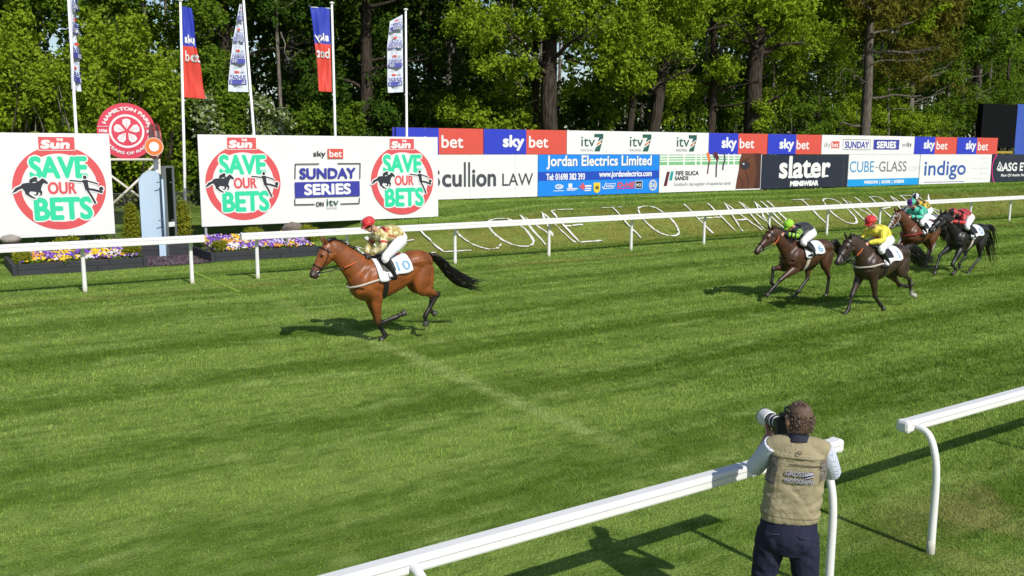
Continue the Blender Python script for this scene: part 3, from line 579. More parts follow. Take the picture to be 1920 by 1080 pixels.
# ------------------------------------------------------------------ flower beds, slate, shrubs
SLEEPER = mat('sleeper_black', (.022, .024, .030), .7, .35, 5, bump=.5, bscale=25); SOIL = mat('soil', (.055, .035, .022), .95, .4, 12, bump=.8, bscale=30)
def flower_bed(label, x0, x1, y0, y1, seed, ends):
    t = thing('flower_bed', label, 'flower bed', (x0, y0, 0), 0, 'pansy beds along the rail'); w = x1-x0; d = y1-y0; rn = random.Random(seed)
    for k in range(2):
        z0 = -.03+.172*k; n = 2; cut = w*(.62+.1*k)
        for a, b in ((0, cut-.004), (cut+.004, w)): MB().box(a, b, -.06+.006*k, .06+.006*k, z0, z0+.168).build('sleeper', SLEEPER, t, bevel=.012)
    for e in ends:
        MB().box(*( (-.13, -.005) if e == 'l' else (w+.005, w+.13)), -.06, d, -.03, .308).build('sleeper', SLEEPER, t, bevel=.012)
    mb = MB(); nx = 24; ny = 8; V = []
    for j in range(ny):
        for i in range(nx): u = i/(nx-1); v = j/(ny-1); V.append((u*w, .061+v*(d-.061), .235+.32*v+.03*rn.random()))
    mb.add(V, [(j*nx+i, j*nx+i+1, (j+1)*nx+i+1, (j+1)*nx+i) for j in range(ny-1) for i in range(nx-1)]).build('soil', SOIL, t)
    # pansies: five petals each, in drifts of one colour
    cols = [('pansy_yellow', (.72, .46, .012)), ('pansy_violet', (.16, .05, .40)), ('pansy_white', (.70, .68, .72)), ('pansy_lilac', (.42, .32, .62)), ('pansy_orange', (.62, .25, .03))]
    mm = [mat(n, c, .7, .25, 40) for n, c in cols]; F = MB(); cen = [(rn.random()*w, rn.random()*d, rn.choice([0, 0, 0, 1, 1, 1, 1, 2, 3, 3, 4])) for _ in range(int(w*16))]
    r2 = np.random.default_rng(seed); n = int(w*d*190); P = r2.random((n, 2))*np.array([w-.1, d-.25])+np.array([.05, .14])
    for (x, y) in P:
        k = min(cen, key=lambda c: (c[0]-x)**2+(c[1]-y)**2)[2] if rn.random() < .72 else rn.choice([0, 1, 1, 2, 3])
        z = .235+.32*y/d+.09+rn.random()*.06; s = rn.uniform(.028, .044); tilt = np.array([rn.uniform(-.5, .5), -1.0, rn.uniform(.5, 1.4)]); tilt /= np.linalg.norm(tilt)
        a = np.cross(tilt, (1, 0, 0)); a /= np.linalg.norm(a); b = np.cross(tilt, a); ph = rn.random()*6
        V = [np.array((x, y, z))+tilt*.006]+[np.array((x, y, z))+(a*math.cos(ph+i*.6283)+b*math.sin(ph+i*.6283))*s*(1 if i % 2 else .62) for i in range(10)]
        F.add(V, [(0, i+1, (i+1) % 10+1) for i in range(10)], k)
    fo = F.build('pansies', mm, t); fo['kind'] = 'stuff'
    lf = leaves('leaves', [(w*(i+.5)/12, d*(j+.5)/3, .33+.10*j, w/20, d/5, .07, int(w*20)) for i in range(12) for j in range(3)], .035, seed, LEAF['mid'], t); lf['kind'] = 'stuff'
    return t
flower_bed('long black sleeper bed of pansies under the single roundel board', 2.45, 5.82, 29.0, 31.5, 3, 'lr')
flower_bed('black sleeper bed of pansies under the two roundel board', 8.02, 11.45, 29.15, 31.5, 9, 'lr')
t = thing('sleeper_wall', 'low black sleeper wall behind the slate chippings at the winning post', 'wall', (5.96, 31.72, 0))
for a, b in ((0, .98), (1.0, 1.92)):
    for k in range(2): MB().box(a, b, -.06, .06-.004*k, -.02+.22*k, .196+.22*k).build('sleeper', SLEEPER, t, bevel=.012)
def chips():
    r = np.random.default_rng(11); n = 5200; P = np.stack([5.97+r.random(n)*1.92, 29.0+r.random(n)*2.62, np.zeros(n)+.02], 1); a = r.random(n)*6.28; s = .018+.03*r.random(n)
    t = np.stack([np.cos(a), np.sin(a), (r.random(n)-.5)*.9], 1); b = np.stack([-np.sin(a), np.cos(a), (r.random(n)-.5)*.9], 1); s = s[:, None]
    V = np.stack([P-t*s, P+b*s*.6, P+t*s*1.1, P-b*s*.7], 1).reshape(-1, 3); V[:, 2] = np.maximum(V[:, 2], .008)
    o = link('slate_chippings', np_mesh('slate_chippings', V, np.arange(4*n).reshape(n, 4)), None, [mat('slate_plum', (.125, .085, .105), .7, .45, 5)]); tag(o, 'plum slate chippings spread before the winning post', 'chippings', kind='stuff')
chips(); sheet('slate_bed', 5.96, 7.89, 28.98, 31.65, mat('slate_dust', (.075, .05, .06), .9, .3, 20), 'plum slate bed before the winning post', .005)
def ball_shrub(label, x, y, z, r, h, seed):
    t = thing('box_shrub', label, 'shrub', (x, y, z), 0, 'clipped shrubs by the winning post')
    bl = [(0, 0, h*.5, r*.78, r*.78, h*.42, int(900*r/.25))]; rn = random.Random(seed)
    for i in range(9): a = i*.7+rn.random(); bl.append((math.cos(a)*r*.6, math.sin(a)*r*.6, h*(.25+.5*rn.random()), r*.38, r*.38, h*.24, int(170*r/.25)))
    leaves('foliage', bl, .028, seed, LEAF['box'], t, .7); MB().path([(0, 0, -.1), (0, 0, h*.5)], [.03, .015], 6).build('stem', BARK, t); return t
for lb, px, py, Y, r, h in (('round clipped shrub in the front left corner of the left flower bed', 42, 487, 29.35, .24, .36), ('round clipped shrub at the right end of the left flower bed', 248, 477, 29.4, .27, .42),
                            ('wide clipped shrub just under the single roundel board', 128, 455, 31.2, .40, .42), ('wide clipped shrub just under the two roundel board', 478, 440, 31.2, .38, .42),
                            ('small clipped shrub in the front left corner of the right flower bed', 411, 465, 29.5, .22, .36), ('leafy shrub at the right end of the right flower bed', 580, 458, 30.6, .42, .62)):
    q = on_y(px, py, Y); ball_shrub(lb, q[0], Y, max(.32, q[2]-h*.5) if Y < 30.8 else .45, r, h, int(px))
def cone_shrub(label, px, Y, z0, h, r, seed):
    x = on_y(px, 420, Y)[0]; t = thing('topiary', label, 'topiary', (x, Y, z0), 0, 'tall clipped topiaries')
    bl = []; rn = random.Random(seed)
    for k in range(11):
        f = k/10; rr = r*(1-.62*f**1.6)
        for i in range(5): a = i*1.257+k*.6; bl.append((math.cos(a)*rr*.55, math.sin(a)*rr*.55, f*h*.94+.04, rr*.5, rr*.5, h*.075, 130))
    leaves('foliage', bl, .034, seed, LEAF['box'], t, .75); MB().path([(0, 0, -.3), (0, 0, h*.6)], [.05, .02], 6).build('stem', BARK, t)
cone_shrub('tall clipped topiary left of the pale blue winning post panel', 247, 32.3, .42, 1.25, .30, 21)
cone_shrub('tall clipped topiary right of the mirror box at the winning post', 344, 32.3, .42, 1.30, .27, 22)
def rock(label, px, py, Y, sx, sy, sz, seed, m, name='rock'):
    q = on_y(px, py, Y); bm = bmesh.new(); bmesh.ops.create_icosphere(bm, subdivisions=3, radius=1); rn = np.random.default_rng(seed)
    for v in bm.verts: v.co = Vector((v.co.x*sx, v.co.y*sy, v.co.z*sz))*(1+.22*(vnoise(v.co.x*2+seed, v.co.y*2+v.co.z)-.5)*2)
    me = bpy.data.meshes.new(name); bm.to_mesh(me); bm.free(); o = link(name, me, None, [m]); o.location = (q[0], Y, q[2]); return tag(o, label, 'rock')
STONE = mat('stone', (.30, .27, .24), .9, .3, 5, bump=.6)
rock('flat grey rock in the grass under the single roundel board', 20, 449, 31.3, .26, .3, .14, 2, STONE)
rock('broken grey stump lying under the two roundel board', 548, 428, 31.4, .34, .25, .22, 6, mat('stump', (.17, .14, .115), .95, .4, 6, bump=.7), 'stump')

# ------------------------------------------------------------------ winning post, mirror, sign
PBLUE = mat('pale_blue_paint', (.42, .54, .68), .45, .05, 2); WPOST = mat('white_pole', (.78, .79, .80), .35, .04, 3); FRAMEG = mat('mirror_frame', (.25, .27, .28), .45, .1, 8, metal=.6)
GLASS = mat('mirror_glass', (.02, .03, .032), .06, .2, 3, metal=.9); LIMERED = mat('disc_red', (.30, .022, .020), .4, .1, 4); SIGNRED = mat('sign_red', (.60, .045, .085), .45, .04, 2)
YP = 32.05; xl = on_y(263, 400, YP)[0]; xr = on_y(312, 400, YP)[0]; t = thing('winning_post', 'pale blue round topped winning post panel with red and orange discs', 'winning post', (xl, YP, 0))
w = xr-xl; zt = on_y(287, 320, YP)[2]; zb = .12; pts = [(0, zb), (w, zb)]+[(w/2+w/2*math.cos(a), zt-w/2+w/2*math.sin(a)) for a in np.linspace(0, math.pi, 24)]
mb = MB(); n = len(pts); V = [(x, y, z) for y in (-.04, .04) for x, z in pts]
mb.add(V, [tuple(range(n)), tuple(range(2*n-1, n-1, -1))]+[(i, i+n, (i+1) % n+n, (i+1) % n) for i in range(n)]); mb.build('panel', PBLUE, t)
MB().path([(w*.80, -.40, .0), (w*.80, -.40, on_y(303, 336, YP-.4)[2])], [.035, .032], 10).build('front_pole', PBLUE, t, True)
xf = on_y(303.5, 470, 31.55)[0]-xl; MB().box(xf-.09, xf+.12, -.56, -.44, 0, .52).build('pole_foot', PBLUE, t, bevel=.01)
for zz in (on_y(303, 340, YP-.4)[2]-.03, on_y(303, 413, YP-.4)[2]): MB().bar((w*.80-.18, -.40, zz), (w*.80+.34, -.2, zz-.02), .016, 6).build('bracket', FRAMEG, t)
xm = on_y(290, 280, YP+.2)[0]-xl; z0 = zt-.3; z1 = on_y(290, 234, YP)[2]
MB().path([(xm, .16, 0), (xm, .16, z1-.2)], [.085, .075], 12).build('pole', WPOST, t, True)
zc = on_y(292, 265, YP)[2]; R = (on_y(292, 232, YP)[2]-on_y(292, 299, YP)[2])/2
for k, xo in enumerate((-.06, .10)):                     # two big discs seen nearly edge on, facing along the track
    mb = MB(); n = 40; V = [(xm+xo+s*.02, .16+math.cos(2*math.pi*i/n)*R*.86, zc+math.sin(2*math.pi*i/n)*R) for s in (-1, 1) for i in range(n)]
    mb.add(V, [tuple(range(n)), tuple(range(2*n-1, n-1, -1))]+[(i, i+n, (i+1) % n+n, (i+1) % n) for i in range(n)]); o = mb.build('red_disc', LIMERED, t)
    if k == 0:
        g = Gfx(); g.disc('disc_centre', .16, zc, R*.46, R*.56, mat('disc_grey', (.32, .30, .36), .5)); g.build(o, lambda u, v, h: (xm+xo-.0205-h, u, v))
xo_ = on_y(288.5, 275, YP-.55)[0]-xl; zo = on_y(288.5, 275, YP-.55)[2]; ro = .30
mb = MB(); n = 40; V = [(xo_+math.cos(2*math.pi*i/n)*ro, -.55+s*.02, zo+math.sin(2*math.pi*i/n)*ro) for s in (-1, 1) for i in range(n)]
o = mb.add(V, [tuple(range(n)), tuple(range(2*n-1, n-1, -1))]+[(i, i+n, (i+1) % n+n, (i+1) % n) for i in range(n)]).build('orange_disc', mat('disc_orange', (.66, .16, .03), .45, .05, 3), t)
g = Gfx(.003); g.ring('disc_rim', xo_, zo, ro*.97, ro*.97, .016, WHITE); g.disc('disc_centre', xo_, zo, ro*.52, ro*.52, WHITE); g.build(o, lambda u, v, h: (u, -.5705-h, v))
MB().bar((xo_, -.52, zo), (xm, .16, zo), .02, 6).build('disc_arm', WPOST, t)
# mirror box standing beside the panel
xm0 = on_y(317.5, 380, YP-.25)[0]; zm0 = .35; zm1 = on_y(317, 311, YP-.25)[2]; m_ = thing('mirror_box', 'tall dark mirror in a grey metal frame beside the winning post', 'mirror', (xm0, YP-.25, 0), math.radians(38))
for a, b, z0_, z1_ in ((-.24, -.17, zm0, zm1), (.17, .24, zm0, zm1), (-.17, .17, zm1-.07, zm1), (-.17, .17, zm0, zm0+.07)): MB().box(a, b, -.07, .07, z0_, z1_).build('frame', FRAMEG, m_, bevel=.008)
MB().box(-.17, .17, -.02, .03, zm0+.07, zm1-.07).build('glass', GLASS, m_); MB().box(-.169, .169, -.035, -.021, zm0+.62, zm0+.78).build('shelf', WPOST, m_)
for x in (-.2, .2): MB().box(x-.03, x+.03, -.03, .03, -.05, zm0).build('leg', FRAMEG, m_)
# round racecourse sign on its cross braced frame
YH = 34.0; c = on_y(237.5, 246, YH); R = c[0]-on_y(181.5, 246, YH)[0]; t = thing('round_sign', 'round red racecourse sign with a white flower on a cross braced frame', 'sign', (c[0], YH, float(ground_z(c[0], YH))))
gz0 = t.location[2]; zc = c[2]-gz0; mb = MB(); n = 64; V = [(math.cos(2*math.pi*i/n)*R, s*.03, zc+math.sin(2*math.pi*i/n)*R) for s in (-1, 1) for i in range(n)]
o = mb.add(V, [tuple(range(n)), tuple(range(2*n-1, n-1, -1))]+[(i, i+n, (i+1) % n+n, (i+1) % n) for i in range(n)]).build('disc', SIGNRED, t)
g = Gfx(.0012); g.ring('emblem', 0, 0, R*.60, R*.60, R*.075, WHITE)
for k in range(5):
    a = math.pi/2+k*2*math.pi/5; P = [(r*math.cos(a+d), r*math.sin(a+d)) for r, d in ((.07, 0), (.31, -.46), (.43, -.30), (.455, 0), (.43, .30), (.31, .46))]; P = [(x*R, y*R) for x, y in P]
    g.poly('emblem', P, WHITE); g.line('emblem', [(.1*R*math.cos(a), .1*R*math.sin(a)), (.40*R*math.cos(a), .40*R*math.sin(a))], .012*R, SIGNRED)
    for d in (-.2, .2): g.line('emblem', [(.1*R*math.cos(a), .1*R*math.sin(a)), (.36*R*math.cos(a+d), .36*R*math.sin(a+d))], .008*R, mat('sign_pink', (.62, .35, .40), .5))
def arc(mid, span, r0, top):
    def f(u, v):
        a = mid+(-1 if top else 1)*(u-.5)*span; r = r0+(v if top else -v)*R; return (r*math.cos(a), r*math.sin(a))
    return f
g.text('lettering', 'HAMILTON PARK', 0, 1, 0, .135, WHITE, .006, warp=arc(math.radians(86), math.radians(150), R*.735, True))
g.text('lettering', '100 YEARS OF RACING', 0, 1, 0, .105, WHITE, .004, warp=arc(math.radians(-90), math.radians(158), R*.84, False))
g.text('lettering', '1926', -R*.93, -R*.66, -R*.05, R*.06, WHITE, .008); g.text('lettering', '2026', R*.66, R*.93, -R*.05, R*.06, WHITE, .008)
for s in (-1, 1): g.line('lettering', [(s*R*.62, .16*R), (s*R*.985, .16*R)], .015*R, WHITE)
g.build(o, lambda u, v, h: (u, -.0305-h, zc+v))
zb = zc-R-.02; xl_, xr_ = -1.25, 1.02; zl_ = on_y(262, 394, YH)[2]-gz0-.1; TUBEW = mat('frame_cream', (.62, .58, .50), .5, .1, 6)
for name, a, b, r in (('cross_bar', (xl_, 0, zb), (xr_, 0, zb), .05), ('brace', (xl_+.1, .06, zb-.08), (xr_-.05, .06, zl_), .045), ('brace', (xr_-.02, -.05, zb-.05), (xl_+.15, -.05, zl_-.1), .045), ('leg', (xl_, .02, -.2), (xl_, .02, zb+.6), .05), ('leg', (xr_, .02, -.2), (xr_, .02, zb+.3), .05)):
    MB().bar(a, b, r, 8).build(name, TUBEW, t, True)

# ------------------------------------------------------------------ wire fence behind the winning post
def mesh_fence(label, x0, x1, y, z0, z1):
    t = thing('wire_fence', label, 'fence', (x0, y, z0), 0); w = x1-x0; h = z1-z0; mb = MB(); p = .085; r = .0055
    for s in (-1, 1):
        k = -h
        while k < w:
            a0 = max(0, -k); a1 = min(h, w-k)
            if a1 > a0:
                q = [(k+a0, a0), (k+a1, a1)] if s > 0 else [(w-k-a0, a0), (w-k-a1, a1)]
                (ax, az), (bx, bz) = q; mb.add([(ax-r, s*.003, az), (ax+r, s*.003, az), (bx+r, s*.003, bz), (bx-r, s*.003, bz)], [(0, 1, 2, 3)])
            k += p
    mb.build('wire_mesh', mat('fence_wire', (.05, .055, .05), .6), t)
    for i in range(int(w/2.4)+1): MB().bar((i*2.4, .03, -.4), (i*2.4, .03, h+.06), .03, 8).build('post', mat('fence_post', (.10, .11, .11), .6), t, True)
    MB().bar((0, .02, h), (w, .02, h), .012, 6).build('top_wire', mat('fence_post', (.1, .11, .11), .6), t)
mesh_fence('dark wire mesh fence between the roundel boards', 3.4, 12.0, 33.3, .25, 2.05)

# ------------------------------------------------------------------ flagpoles
FNAVY = mat('flag_navy', (.055, .065, .34), .7, .1, 4); CLOTHW = mat('flag_white', (.60, .64, .74), .7, .06, 4); FBLUE = mat('flag_blue', (.020, .040, .40), .6, .1, 4); FRED = mat('flag_red', (.62, .055, .035), .6, .08, 4)
def flagpole(label, px, py0, px1, Y, style, side, ztop, zbot, wd, prof, mirror, ang, gap=0.0):
    """pole foot at px,py0 ; cloth hangs from ztop to zbot along the pole, wd wide (profile prof(t) 0..1), swung by ang from the X axis"""
    q0 = on_y(px, py0, Y); q1 = on_y(px1, 0, Y); gz = float(ground_z(q0[0], Y)); top = ztop+.16
    lean = (q1[0]-q0[0])/(q1[2]-q0[2]); fx = q0[0]-lean*(q0[2]-gz)
    t = thing('flagpole', label, 'flagpole', (fx, Y, gz), 0, 'flagpoles behind the boards'); X = lambda z: lean*(z-gz)
    MB().path([(0, 0, -.2), (X(gz+2), 0, 2), (X(top), 0, top-gz)], [.062, .055, .042], 12).build('pole', WPOST, t, True)
    f = MB(); f.path([(X(top), 0, top-gz-.01), (X(top), 0, top-gz+.03), (X(top), 0, top-gz+.06), (X(top), 0, top-gz+.09)], [.045, .10, .09, .02], 12); f.build('finial', WPOST, t, True)
    if style == 'sky': MB().path([(0, 0, -.2), (X(gz+1.9), 0, 1.9)], [.068, .066], 12).build('pole_sleeve', mat('pole_grey', (.16, .17, .19), .6), t, True) if px < 360 else None
    d = np.array([math.cos(ang)*side, math.sin(ang), 0]); nrm = np.cross(d, (0, 0, 1)); 
    if nrm[1] > 0: nrm = -nrm
    def cl(s, v):                                        # s from pole outwards, v from bottom (0) to top (1)
        z = zbot+(ztop-zbot)*v; a, b, sag = prof(v); e = a+(b-a)*s
        rip = (.07*math.sin(8*s+5*v)+.03*math.sin(15*s-4*v+1)+.05*math.sin(13*v+3*s))*min(1, s*2.2)*wd
        p = np.array([X(z), 0, z-gz])+d*(.06+wd*e)+nrm*(rip)-np.array([0, 0, sag*s]); return p
    nu, nv = 12, 36; V = [cl(i/(nu-1), j/(nv-1)) for j in range(nv) for i in range(nu)]; th = [tuple(np.array(v)-nrm*.006) for v in V]; mb = MB(); Q = [(j*nu+i, j*nu+i+1, (j+1)*nu+i+1, (j+1)*nu+i) for j in range(nv-1) for i in range(nu-1)]
    mi = [1 if style == 'sky' and (k//(nu-1)) < .55*(nv-1) else 0 for k in range(len(Q))]
    mb.add(V, Q); mb.m = mi[:]; mb.add(th, Q); mb.m = mi+mi
    o = mb.build('flag', [FBLUE if style == 'sky' else CLOTHW, FRED], t, True)
    g = Gfx(.004)
    flip = (lambda u: 1-u) if mirror else (lambda u: u)
    if (side < 0): fl = (lambda u: u) if mirror else (lambda u: 1-u)
    else: fl = flip
    if style == 'sky':
        g.text('lettering', 'sky', .12, .95, .575, .70, WHITE, .009); g.text('lettering', 'bet', .10, .98, .40, .52, WHITE, .005)
    else:
        for k in range(4):
            b = .04+.24*k; g.rect('lettering', .42, .70, b+.175, b+.20, BETRED); g.text('lettering', 'sky', .15, .38, b+.172, b+.198, INK); g.text('lettering', 'SUNDAY', .10, .94, b+.105, b+.155, FNAVY, .001)
            g.rect('lettering', .08, .96, b+.045, b+.098, FNAVY); g.text('lettering', 'SERIES', .14, .90, b+.052, b+.090, WHITE, .0015); g.text('lettering', 'ON itv', .30, .72, b+.012, b+.032, INK)
    g.build(o, lambda u, v, h: cl(min(1, max(0, fl(u))), v)+nrm*(.010+h))
    MB().bar((X(zbot), 0, zbot-gz-.12), (X(zbot)+d[0]*.09, d[1]*.09-.02, zbot-gz-.10), .02, 6).build('cleat', WPOST, t)
    if gap: MB().bar((X(ztop), 0, ztop-gz), tuple(np.array((X(ztop), 0, ztop-gz))+d*gap), .014, 6).build('arm', WPOST, t)
YF = 33.9
z_ = lambda px, py: on_y(px, py, YF)[2]
full = lambda v: (0.0, 1.0, .0)
flagpole('leftmost white flagpole with a narrow white banner behind the single roundel board', 143, 250, 128.5, YF, 'white', 1, z_(130, -22), z_(150, 168), .62, lambda v: (-.28+.18*v, .48+.1*(1-v), .06), False, .9)
flagpole('white flagpole with a blue and red banner, standing in the gap between the roundel boards', 347.5, 378, 338, YF, 'sky', 1, z_(345, 12), z_(360, 183), .80, lambda v: (0, 1-.55*v, .02), False, .25)
flagpole('leaning white flagpole with a white banner tapering to its top', 476, 250, 456.5, YF, 'white', -1, z_(458, 8), z_(450, 172), .74, lambda v: (.02, 1.0-.88*v**1.3, .0), True, .2)
flagpole('white flagpole with a reversed blue and red banner', 628.5, 250, 622, YF, 'sky', -1, z_(615, 15), z_(610, 172), .74, lambda v: (.04, .74+.32*v**2, -.02), True, .2, .8)
flagpole('white flagpole at the right with a billowing reversed white banner', 762.5, 250, 760.5, YF, 'white', -1, z_(745, 26), z_(745, 172), .72, lambda v: (.1, 1.0+.06*math.sin(v*4)-.12*v, .05+.25*v**8), True, .2)

# ------------------------------------------------------------------ big screen at the far right
Ys = 44.0; a = on_y(1841, 235, Ys); b = on_y(1906, 235, Ys); zt_ = on_y(1872, 195, Ys)[2]; zb_ = on_y(1872, 277, Ys)[2]; gz = float(ground_z(a[0], Ys))
t = thing('big_screen', 'big black screen with a blue tarpaulin side behind the boards', 'screen', (a[0], Ys, gz)); w = b[0]-a[0]
MB().box(0, w, 0, .5, zb_-gz, zt_-gz).build('screen', mat('screen_black', (.003, .003, .004), .7, .2, 1, spec=.1), t, bevel=.03)
for x in (.6, w*.5, w-.6): MB().box(x-.12, x+.12, .15, .35, -.3, zb_-gz).build('leg', mat('screen_leg', (.02, .02, .022), .6), t)
MB().box(.1, w-.1, .1, .4, zb_-gz-.5, zb_-gz-.3).build('beam', mat('screen_amber', (.35, .25, .03), .6), t)
mb = MB(); nu, nv = 14, 10; V = []
for j in range(nv):
    for i in range(nu): u = i/(nu-1); v = j/(nv-1); V.append((w+.02+u*3.4, -.05+.16*math.sin(5*u+2*v)+.06*math.sin(11*u), (zb_-.8+(zt_+.1-zb_+.8)*v)-gz+.2*math.sin(3*u)*(1-v)))
mb.add(V, [(j*nu+i, j*nu+i+1, (j+1)*nu+i+1, (j+1)*nu+i) for j in range(nv-1) for i in range(nu-1)]); mb.build('tarpaulin', mat('tarp_blue', (.035, .085, .42), .55, .12, 2, bump=.4, bscale=4), t, True)
# ------------------------------------------------------------------ the wood behind the boards
def limb(mb, a, b, r0, r1, rn, n=4, wob=.25):
    a = np.array(a, float); b = np.array(b, float); L_ = np.linalg.norm(b-a)
    P = [a+(b-a)*i/n+np.array([rn.uniform(-1, 1), rn.uniform(-1, 1), rn.uniform(-.4, .6)])*wob*L_/n*(0 if i in (0, n) else 1) for i in range(n+1)]
    mb.path(P, [r0+(r1-r0)*i/n for i in range(n+1)], 7, 0, None, 2); return P
def tree(label, px, wpx, Y, topx, crown, cmat, seed, bk=None, size=.104, height=17, limbs=7, upper=True, py=250, group='tall trees behind the boards', name='tree', twigs=()):
    """trunk at px (wpx wide in the photograph at the boards), leaning to topx at the top of the picture; crown: [(px0,px1,py0,py1,Y0,Y1,count,r,n)]"""
    rn = random.Random(seed); r = np.random.default_rng(seed); q = on_y(px, py, Y); gz = float(ground_z(q[0], Y)); depth = float(q@_fw)-0*CAM_H
    rad = max(.06, .80*wpx/F_PX*(q-np.array([0, 0, CAM_H])).dot(_fw)/2); tq = on_y(topx, 0, Y)
    t = thing(name, label, 'tree', (q[0], Y, gz), 0, group); lean = (tq[0]-q[0])/(tq[2]-q[2]); O = np.array([q[0], Y, gz])
    mb = MB(); zs = [-.4, 0, .6, 2, 4, 7, 10, 13, height]; P = []
    for z in zs: P.append((lean*z+rn.uniform(-.12, .12)*rad*3*(z > 1), rn.uniform(-.1, .1)*rad*2, z))
    R = [rad*1.45, rad*1.32, rad*1.12, rad, rad*.95, rad*.85, rad*.72, rad*.55, rad*.15]
    mb.path(P, R, 14, 0, None, 4); ends = []
    for k in range(limbs):
        z = rn.uniform(3.2, height*.75); a = rn.uniform(-math.pi, math.pi); l = rn.uniform(1.5, 4.2); s = np.array([lean*z, 0, z])
        e = s+np.array([math.cos(a)*l, math.sin(a)*l*.8-.4, rn.uniform(.1, 1.6)]); limb(mb, s, e, rad*.32, rad*.08, rn); ends.append(e)
        for i in range(3): e2 = e+np.array([rn.uniform(-1.2, 1.2), rn.uniform(-1, .6), rn.uniform(-.6, .9)]); limb(mb, s+(e-s)*rn.uniform(.5, 1), e2, rad*.09, .012, rn, 3)
    for (a0, b0, a1, b1, w) in twigs:
        A = on_y(a0, b0, Y-.6)-O; B_ = on_y(a1, b1, Y-.6)-O; limb(mb, A, B_, w, w*.35, rn, 5, .3)
        for i in range(4): f = rn.uniform(.3, 1); s = A+(B_-A)*f; limb(mb, s, s+np.array([rn.uniform(-.9, .9), rn.uniform(-.4, .2), rn.uniform(-.5, .7)]), w*.4, .01, rn, 3)
    mb.build('trunk', bk or BARK, t, True)
    bl = []
    for (x0, x1, y0, y1, Y0, Y1, cnt, rr, n) in crown:
        for i in range(cnt):
            c = on_y(rn.uniform(x0, x1), rn.uniform(y0, y1), 1.0); yy = rn.uniform(Y0, Y1); c = on_y(rn.uniform(x0, x1), rn.uniform(y0, y1), yy)-O; k = rr*rn.uniform(.65, 1.3)
            bl.append((c[0], c[1], c[2], k*1.15, k, k*.72, int(1.55*n*k*k/rr/rr)))
    if bl: leaves('crown', bl, size, seed, cmat, t)
    if upper:
        ub = []
        for i in range(16):
            a = rn.uniform(0, 6.28); d = rn.uniform(.3, 3.6); z = rn.uniform(.62, 1.05)*height; ub.append((lean*z+math.cos(a)*d, math.sin(a)*d, z, 1.6, 1.6, 1.1, 380))
        leaves('upper_crown', ub, .185, seed+500, cmat, t)
    return t
LM, MD, DK, RU = LEAF['lime'], LEAF['mid'], LEAF['dark'], LEAF['rust']
tree('big dark oak trunk with low lime green boughs, behind the three green sevens', 1036, 41, 40, 1028,
     [(850, 1010, -90, 95, 38, 41.5, 14, 1.25, 520), (1000, 1160, -90, 60, 37.5, 39.6, 10, 1.25, 520), (1070, 1330, -90, 85, 38, 41, 20, 1.25, 520), (870, 1010, 90, 165, 38, 41, 6, 1.0, 380), (1080, 1200, 70, 190, 39, 42, 9, 1.0, 360), (1130, 1200, 110, 180, 38, 40, 4, .9, 300), (835, 1000, 165, 235, 40.5, 43, 8, .95, 260)], LM, 1, limbs=10,
     twigs=[(1012, 125, 905, 140, .06), (1060, 110, 1150, 135, .07), (1030, 60, 930, 20, .12), (1040, 50, 1160, 15, .12)])
tree('slim dark trunk close to the left of the big oak', 1008, 15, 41, 1004, [(930, 1010, 190, 240, 41.5, 43, 4, .8, 200)], DK, 2, limbs=3)
tree('straight dark trunk in the gap right of the big oak', 1181, 17, 42.5, 1192, [(1110, 1180, 180, 235, 42, 44, 4, .8, 220), (1150, 1260, -60, 60, 41, 43, 6, 1.1, 420)], MD, 3, limbs=5)
tree('leaning forked dark trunk behind the white upper board', 1212, 29, 42, 1250, [(1190, 1330, -80, 60, 40, 42.5, 9, 1.2, 460), (1230, 1310, 150, 230, 42, 44.5, 6, .85, 230)], LM, 4, limbs=6, twigs=[(1222, 170, 1305, 120, .1), (1205, 130, 1230, 60, .08)])
tree('short thick trunk under drooping lime boughs above the horse eye picture', 1333, 21, 43, 1340, [(1270, 1400, -70, 140, 40.5, 43, 16, 1.2, 470), (1255, 1330, 150, 225, 43, 45, 5, .85, 220)], LM, 5, limbs=7)
tree('broad ivy footed trunk behind the two middle blue and red boards', 1412, 42, 41, 1424, [(1395, 1480, -60, 70, 39.5, 42, 6, 1.2, 430), (1430, 1600, -70, 120, 41, 44, 18, 1.2, 400), (1420, 1440, 190, 235, 40.2, 40.6, 4, .32, 110)], LM, 6, limbs=8, twigs=[(1440, 235, 1480, 262, .03), (1424, 90, 1380, 40, .12), (1428, 80, 1490, 20, .14)])
tree('tall straight grey trunk rising clear above the SUNDAY SERIES board', 1625, 25, 42, 1636, [(1560, 1700, -70, 40, 41, 43, 9, 1.1, 300), (1580, 1720, 60, 130, 42.5, 44, 6, 1.0, 170)], RU, 7, bk=bark('bark_grey', (.135, .115, .095)), limbs=6, twigs=[(1632, 65, 1715, 40, .10), (1624, 155, 1585, 128, .04), (1585, 128, 1560, 165, .03), (1632, 120, 1735, 108, .04), (1630, 20, 1590, -20, .1)])
tree('thin brownish tree between the tall grey trunk and the dark screen', 1704, 14, 46, 1722, [(1650, 1790, -60, 130, 43.5, 46, 22, 1.25, 300), (1690, 1790, 90, 165, 44, 47, 7, 1.1, 200)], RU, 8, bk=BARKL, limbs=6, twigs=[(1712, 110, 1660, 100, .05), (1712, 90, 1770, 60, .06)])
tree('pale thin stem behind the glass firm board', 1780, 9, 48, 1786, [(1750, 1850, -60, 60, 45, 48, 10, 1.25, 320), (1760, 1840, 130, 220, 47, 50, 8, 1.2, 260)], MD, 9, bk=BARKL, limbs=5, twigs=[(1790, 130, 1815, 95, .05)])
